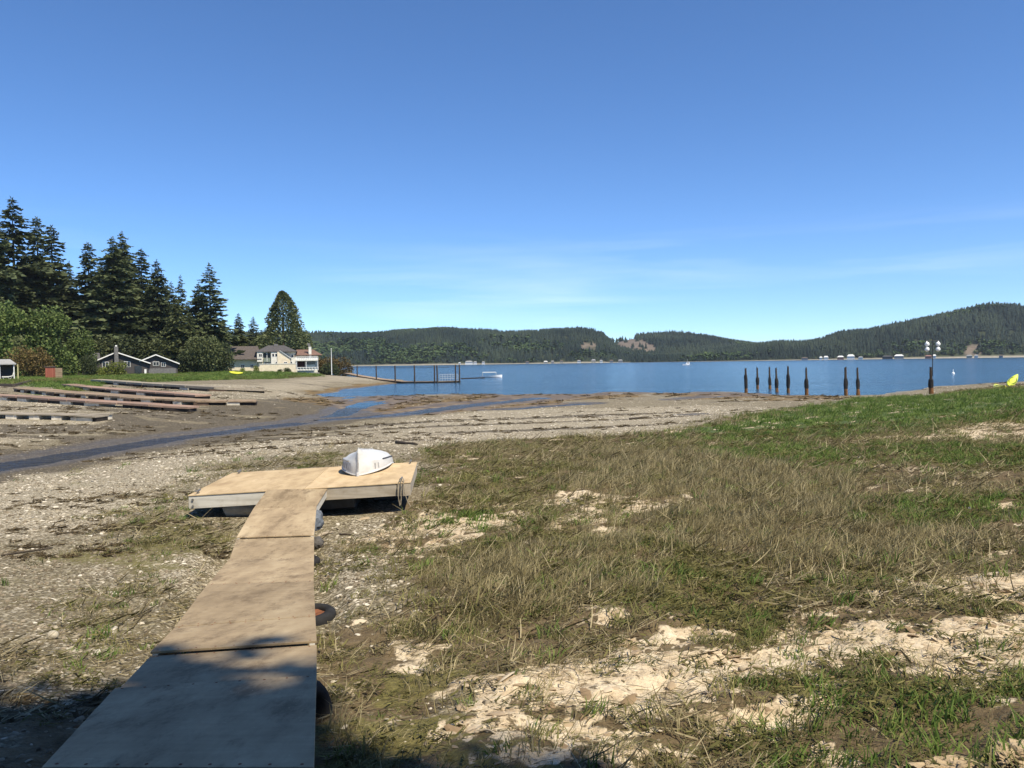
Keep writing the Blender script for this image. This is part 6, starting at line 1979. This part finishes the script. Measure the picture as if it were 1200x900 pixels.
for Y0, Y1, dens, size in ((2.6, 7, 60, 0.9), (7, 14, 40, 1.1), (14, 30, 16, 1.5)):
    area = 1.6 * ((Y1 ** 2 - Y0 ** 2) / 2 + 2 * (Y1 - Y0)); n = int(area * dens)
    u = rng.random(n); y = -2 + np.sqrt((Y0 + 2) ** 2 + u * ((Y1 + 2) ** 2 - (Y0 + 2) ** 2)); x = (rng.random(n) * 1.6 - 0.8) * (y + 2)
    S = lambda a: gsample(x, y, a)
    c_ = np.maximum(S(marsh) * (1 - 0.82 * S(sand_raw) * (0.35 + 0.65 * S(A['sand']))) * (0.35 + 0.8 * sstep(0.36, 0.55, fbm(x * 1.1, y * 1.1, 222, 4))), 0.35 * S(lgrass)) * (1 - 0.6 * S(thin))
    k = (rng.random(n) < c_) & ~in_walk(x, y); mo_ = S(moss)[k] + S(green)[k] * 0.5; x, y = x[k], y[k]; m_ = len(x)
    LP_.append(np.stack([x, y, gsample(x, y)], 1)); LR_.append(np.stack([rng.normal(size=m_) * .1, rng.normal(size=m_) * .1, rng.normal(size=m_) * 0.9 + 0.3], 1))
    s_ = size * (0.6 + 0.8 * rng.random(m_)); LS_.append(np.stack([s_, s_, s_], 1))
    mossy = rng.random(m_) < 0.30 + 0.5 * mo_ + 0.5 * (fbm(x * 0.5, y * 0.5, 230, 3) > 0.53)
    LV_.append(np.where(mossy, 3 + rng.integers(0, 2, m_), rng.integers(0, 3, m_)))
scatter('dead_grass_litter', np.concatenate(LP_), np.concatenate(LR_), np.concatenate(LS_), np.concatenate(LV_), litter_c)
crumb_m = grass_mat('crust_flake', (.30, .215, .13), (.52, .41, .275), (.70, .60, .45), 0.0)
crumb_c = variant_collection('crumb_variants', [mesh_np('crumb', *flake(500 + i, 0.30, 0.8, 8), crumb_m, linkit=False) for i in range(4)])
CP_, CR_, CS_ = [], [], []
for Y0, Y1, dens, s0, s1 in ((2.6, 7, 150, .008, .05), (7, 14, 70, .012, .07), (14, 40, 14, .02, .10)):
    area = 1.6 * ((Y1 ** 2 - Y0 ** 2) / 2 + 2 * (Y1 - Y0)); n = int(area * dens)
    u = rng.random(n); y = -2 + np.sqrt((Y0 + 2) ** 2 + u * ((Y1 + 2) ** 2 - (Y0 + 2) ** 2)); x = (rng.random(n) * 1.6 - 0.8) * (y + 2)
    S = lambda a: gsample(x, y, a)
    sw = S(A['sand']); c_ = np.maximum(S(sand_raw) * (0.16 + 1.6 * sw * (1 - sw) + 0.18 * sw), 0.012 * S(marsh))
    k = (rng.random(n) < c_) & ~in_walk(x, y); x, y = x[k], y[k]; m_ = len(x); sz = s0 + (s1 - s0) * rng.random(m_) ** 2.5
    CP_.append(np.stack([x, y, gsample(x, y) - sz * 0.03], 1)); CR_.append(np.stack([rng.normal(size=m_) * .25, rng.normal(size=m_) * .25, rng.random(m_) * 6.28], 1))
    CS_.append(np.stack([sz * 1.2, sz, sz * 0.7], 1))
CP_, CR_, CS_ = map(np.concatenate, (CP_, CR_, CS_))
scatter('crust_flakes', CP_, CR_, CS_, rng.integers(0, 4, len(CP_)), crumb_c)
# dark wrack left along the drift lines of the flats
wrack_m = grass_mat('dry_wrack', (.045, .033, .018), (.090, .067, .034), (.17, .125, .058), 0.6)
wrack_c = variant_collection('wrack_variants', [mesh_np('wrack', *mat_clump(420 + i, 34, .13, .04, .16, .010), wrack_m, linkit=False) for i in range(3)])
n = 60000
y = np.exp(rng.uniform(math.log(5), math.log(95), n)); x = (rng.random(n) * 1.7 - 0.95) * (y + 2)
S = lambda a: gsample(x, y, a)
line_ = sstep(0.55, 0.66, gsample(x, y, streak)) + 0.7 * S(A['weed']) + 0.3 * sstep(0.63, 0.72, fbm(x * 0.35, y * 0.35, 240, 4))
k = (rng.random(n) < np.clip(line_, 0, 1) * 0.24) & (S(marsh) < 0.2) & (S(lawn) < 0.2) & (S(wetline) < 0.5) & ~in_walk(x, y) & (gsample(x, y) > 0.02)
x, y = x[k], y[k]; m_ = len(x); s_ = (0.35 + 0.018 * y) * (0.5 + rng.random(m_))
scatter('seaweed_wrack', np.stack([x, y, gsample(x, y)], 1), np.stack([np.zeros(m_), np.zeros(m_), rng.random(m_) * 6.28], 1), np.stack([s_ * 1.4, s_ * 0.8, s_], 1), rng.integers(0, 3, m_), wrack_c)

# ------------------------------------------------------------------ shells and pebbles on the flats
shell_m = grass_mat('oyster_shell', (.34, .29, .205), (.52, .46, .35), (.74, .68, .57), 0.0)
peb_m = grass_mat('pebble_stone', (.12, .096, .064), (.22, .18, .125), (.34, .285, .21), 0.0)
shell_c = variant_collection('shell_variants', [mesh_np('shell', *flake(300 + i, 0.28, 0.45), shell_m, linkit=False) for i in range(4)])
peb_c = variant_collection('pebble_variants', [mesh_np('pebble', *flake(320 + i, 0.55, 0.3), peb_m, linkit=False) for i in range(4)])
sh = ([], [], []); pe_ = ([], [], [])
def strew(Y0, Y1, dens, out, s0, s1, shelly):
    area = 1.7 * ((Y1 ** 2 - Y0 ** 2) / 2 + 2 * (Y1 - Y0)); n = int(area * dens)
    u = rng.random(n); y = -2 + np.sqrt((Y0 + 2) ** 2 + u * ((Y1 + 2) ** 2 - (Y0 + 2) ** 2))
    x = (rng.random(n) * 1.7 - 0.9) * (y + 2)
    S = lambda a: gsample(x, y, a)
    open_ = (1 - S(marsh)) * (1 - S(A['mud']) * 0.85) * (1 - S(wetline)) * (1 - S(lawn)) * (1 - 0.7 * S(peat))
    open_ = np.maximum(open_, S(thin) * 0.7)
    p = open_ * ((0.16 + 0.9 * S(shell)) if shelly else 0.75) * (0.35 + 1.3 * sstep(0.42, 0.62, fbm(x * 0.7, y * 0.7, 333 + int(shelly), 4)))
    p = np.maximum(p, S(marsh) * 0.012)
    k = (rng.random(n) < p) & ~in_walk(x, y) & (gsample(x, y) > 0.05)
    x, y = x[k], y[k]; m_ = len(x)
    z = gsample(x, y)
    s = s0 + (s1 - s0) * rng.random(m_) ** 2.2
    out[0].append(np.stack([x, y, z - s * 0.05], 1))
    out[1].append(np.stack([rng.normal(size=m_) * 0.25, rng.normal(size=m_) * 0.25, rng.random(m_) * 6.28], 1))
    out[2].append(np.stack([s, s, s * (0.7 + 0.8 * rng.random(m_))], 1))
strew(2.8, 8, 130, sh, .007, .040, True); strew(8, 16, 85, sh, .010, .045, True); strew(16, 34, 40, sh, .014, .052, True); strew(34, 95, 8, sh, .025, .065, True)
strew(2.8, 8, 230, pe_, .006, .024, False); strew(8, 16, 90, pe_, .009, .030, False); strew(16, 34, 22, pe_, .014, .040, False)
for nm, out, coll in (('oyster_shells', sh, shell_c), ('pebbles', pe_, peb_c)):
    P_, R_, S_ = (np.concatenate(a) for a in out)
    scatter(nm, P_, R_, S_, rng.integers(0, 4, len(P_)), coll)

# ------------------------------------------------------------------ trees beside and behind the viewer that shade the near end
KINDS['shade'] = (broad_meshes, dict(H=13, R=4.6, seed=41, nl=11000, leaf=0.55, lobes=24, base=0.30, hollow=0.2), alder_m)
def shade_tree(x, y, H, sx, lab):
    k = 'shade'
    if k not in PROTO:
        fn, kw, mat = KINDS[k]; v, q, tb = fn(**kw)
        co = mesh_np('crown', v, q, mat, linkit=False); me = co.data; bpy.data.objects.remove(co)
        to = tb.build('trunk', bark); tm = to.data; bpy.data.objects.remove(to); PROTO[k] = (me, tm, kw['H'])
    me, tm, H0 = PROTO[k]
    e = empty('shade_tree', (x, y, 1.5), x, lab, 'tree', 'trees behind the viewer')
    e.scale = (H / H0 * sx, H / H0 * sx, H / H0)
    link(bpy.data.objects.new('crown', me), e); link(bpy.data.objects.new('trunk', tm), e)
for x, y, H, sx, lab in [(6.95, -8.40, 26, 0.41, 'tall slender leafy tree behind the viewer, shading the near end of the walkway'),
                         (11.9, -9.2, 26, 0.30, 'second tall slender leafy tree behind the viewer, shading the nearest grass'),
                         (-3.5, -11.5, 16, 1.2, 'tall leafy tree straight behind the viewer'), (-11, -10.5, 15, 1.2, 'leafy tree behind the viewer on the left'),
                         (-19, -8, 16, 1.3, 'leafy tree far to the left behind the viewer'), (14, -11.0, 16, 1.3, 'leafy tree far to the right behind the viewer'),
                         (4.5, -11.5, 16, 1.2, 'tall leafy tree deeper in the wood behind the viewer')]:
    shade_tree(x, y, H, sx, lab)

# ------------------------------------------------------------------ sea air
hz = MB().box(-1500, 2100, -60, 2900, -6, 260).build('haze', None)
hz.data.materials.clear()
hm_ = bpy.data.materials.new('sea_air'); hm_.use_nodes = True
hm_.node_tree.nodes.clear()
ho = hm_.node_tree.nodes.new('ShaderNodeOutputMaterial'); pv = hm_.node_tree.nodes.new('ShaderNodeVolumePrincipled')
pv.inputs['Color'].default_value = (0.80, 0.88, 1.0, 1); pv.inputs['Density'].default_value = 0.00006; pv.inputs['Anisotropy'].default_value = 0.2
hm_.node_tree.links.new(pv.outputs[0], ho.inputs['Volume'])
hz.data.materials.append(hm_); hz['kind'] = 'stuff'
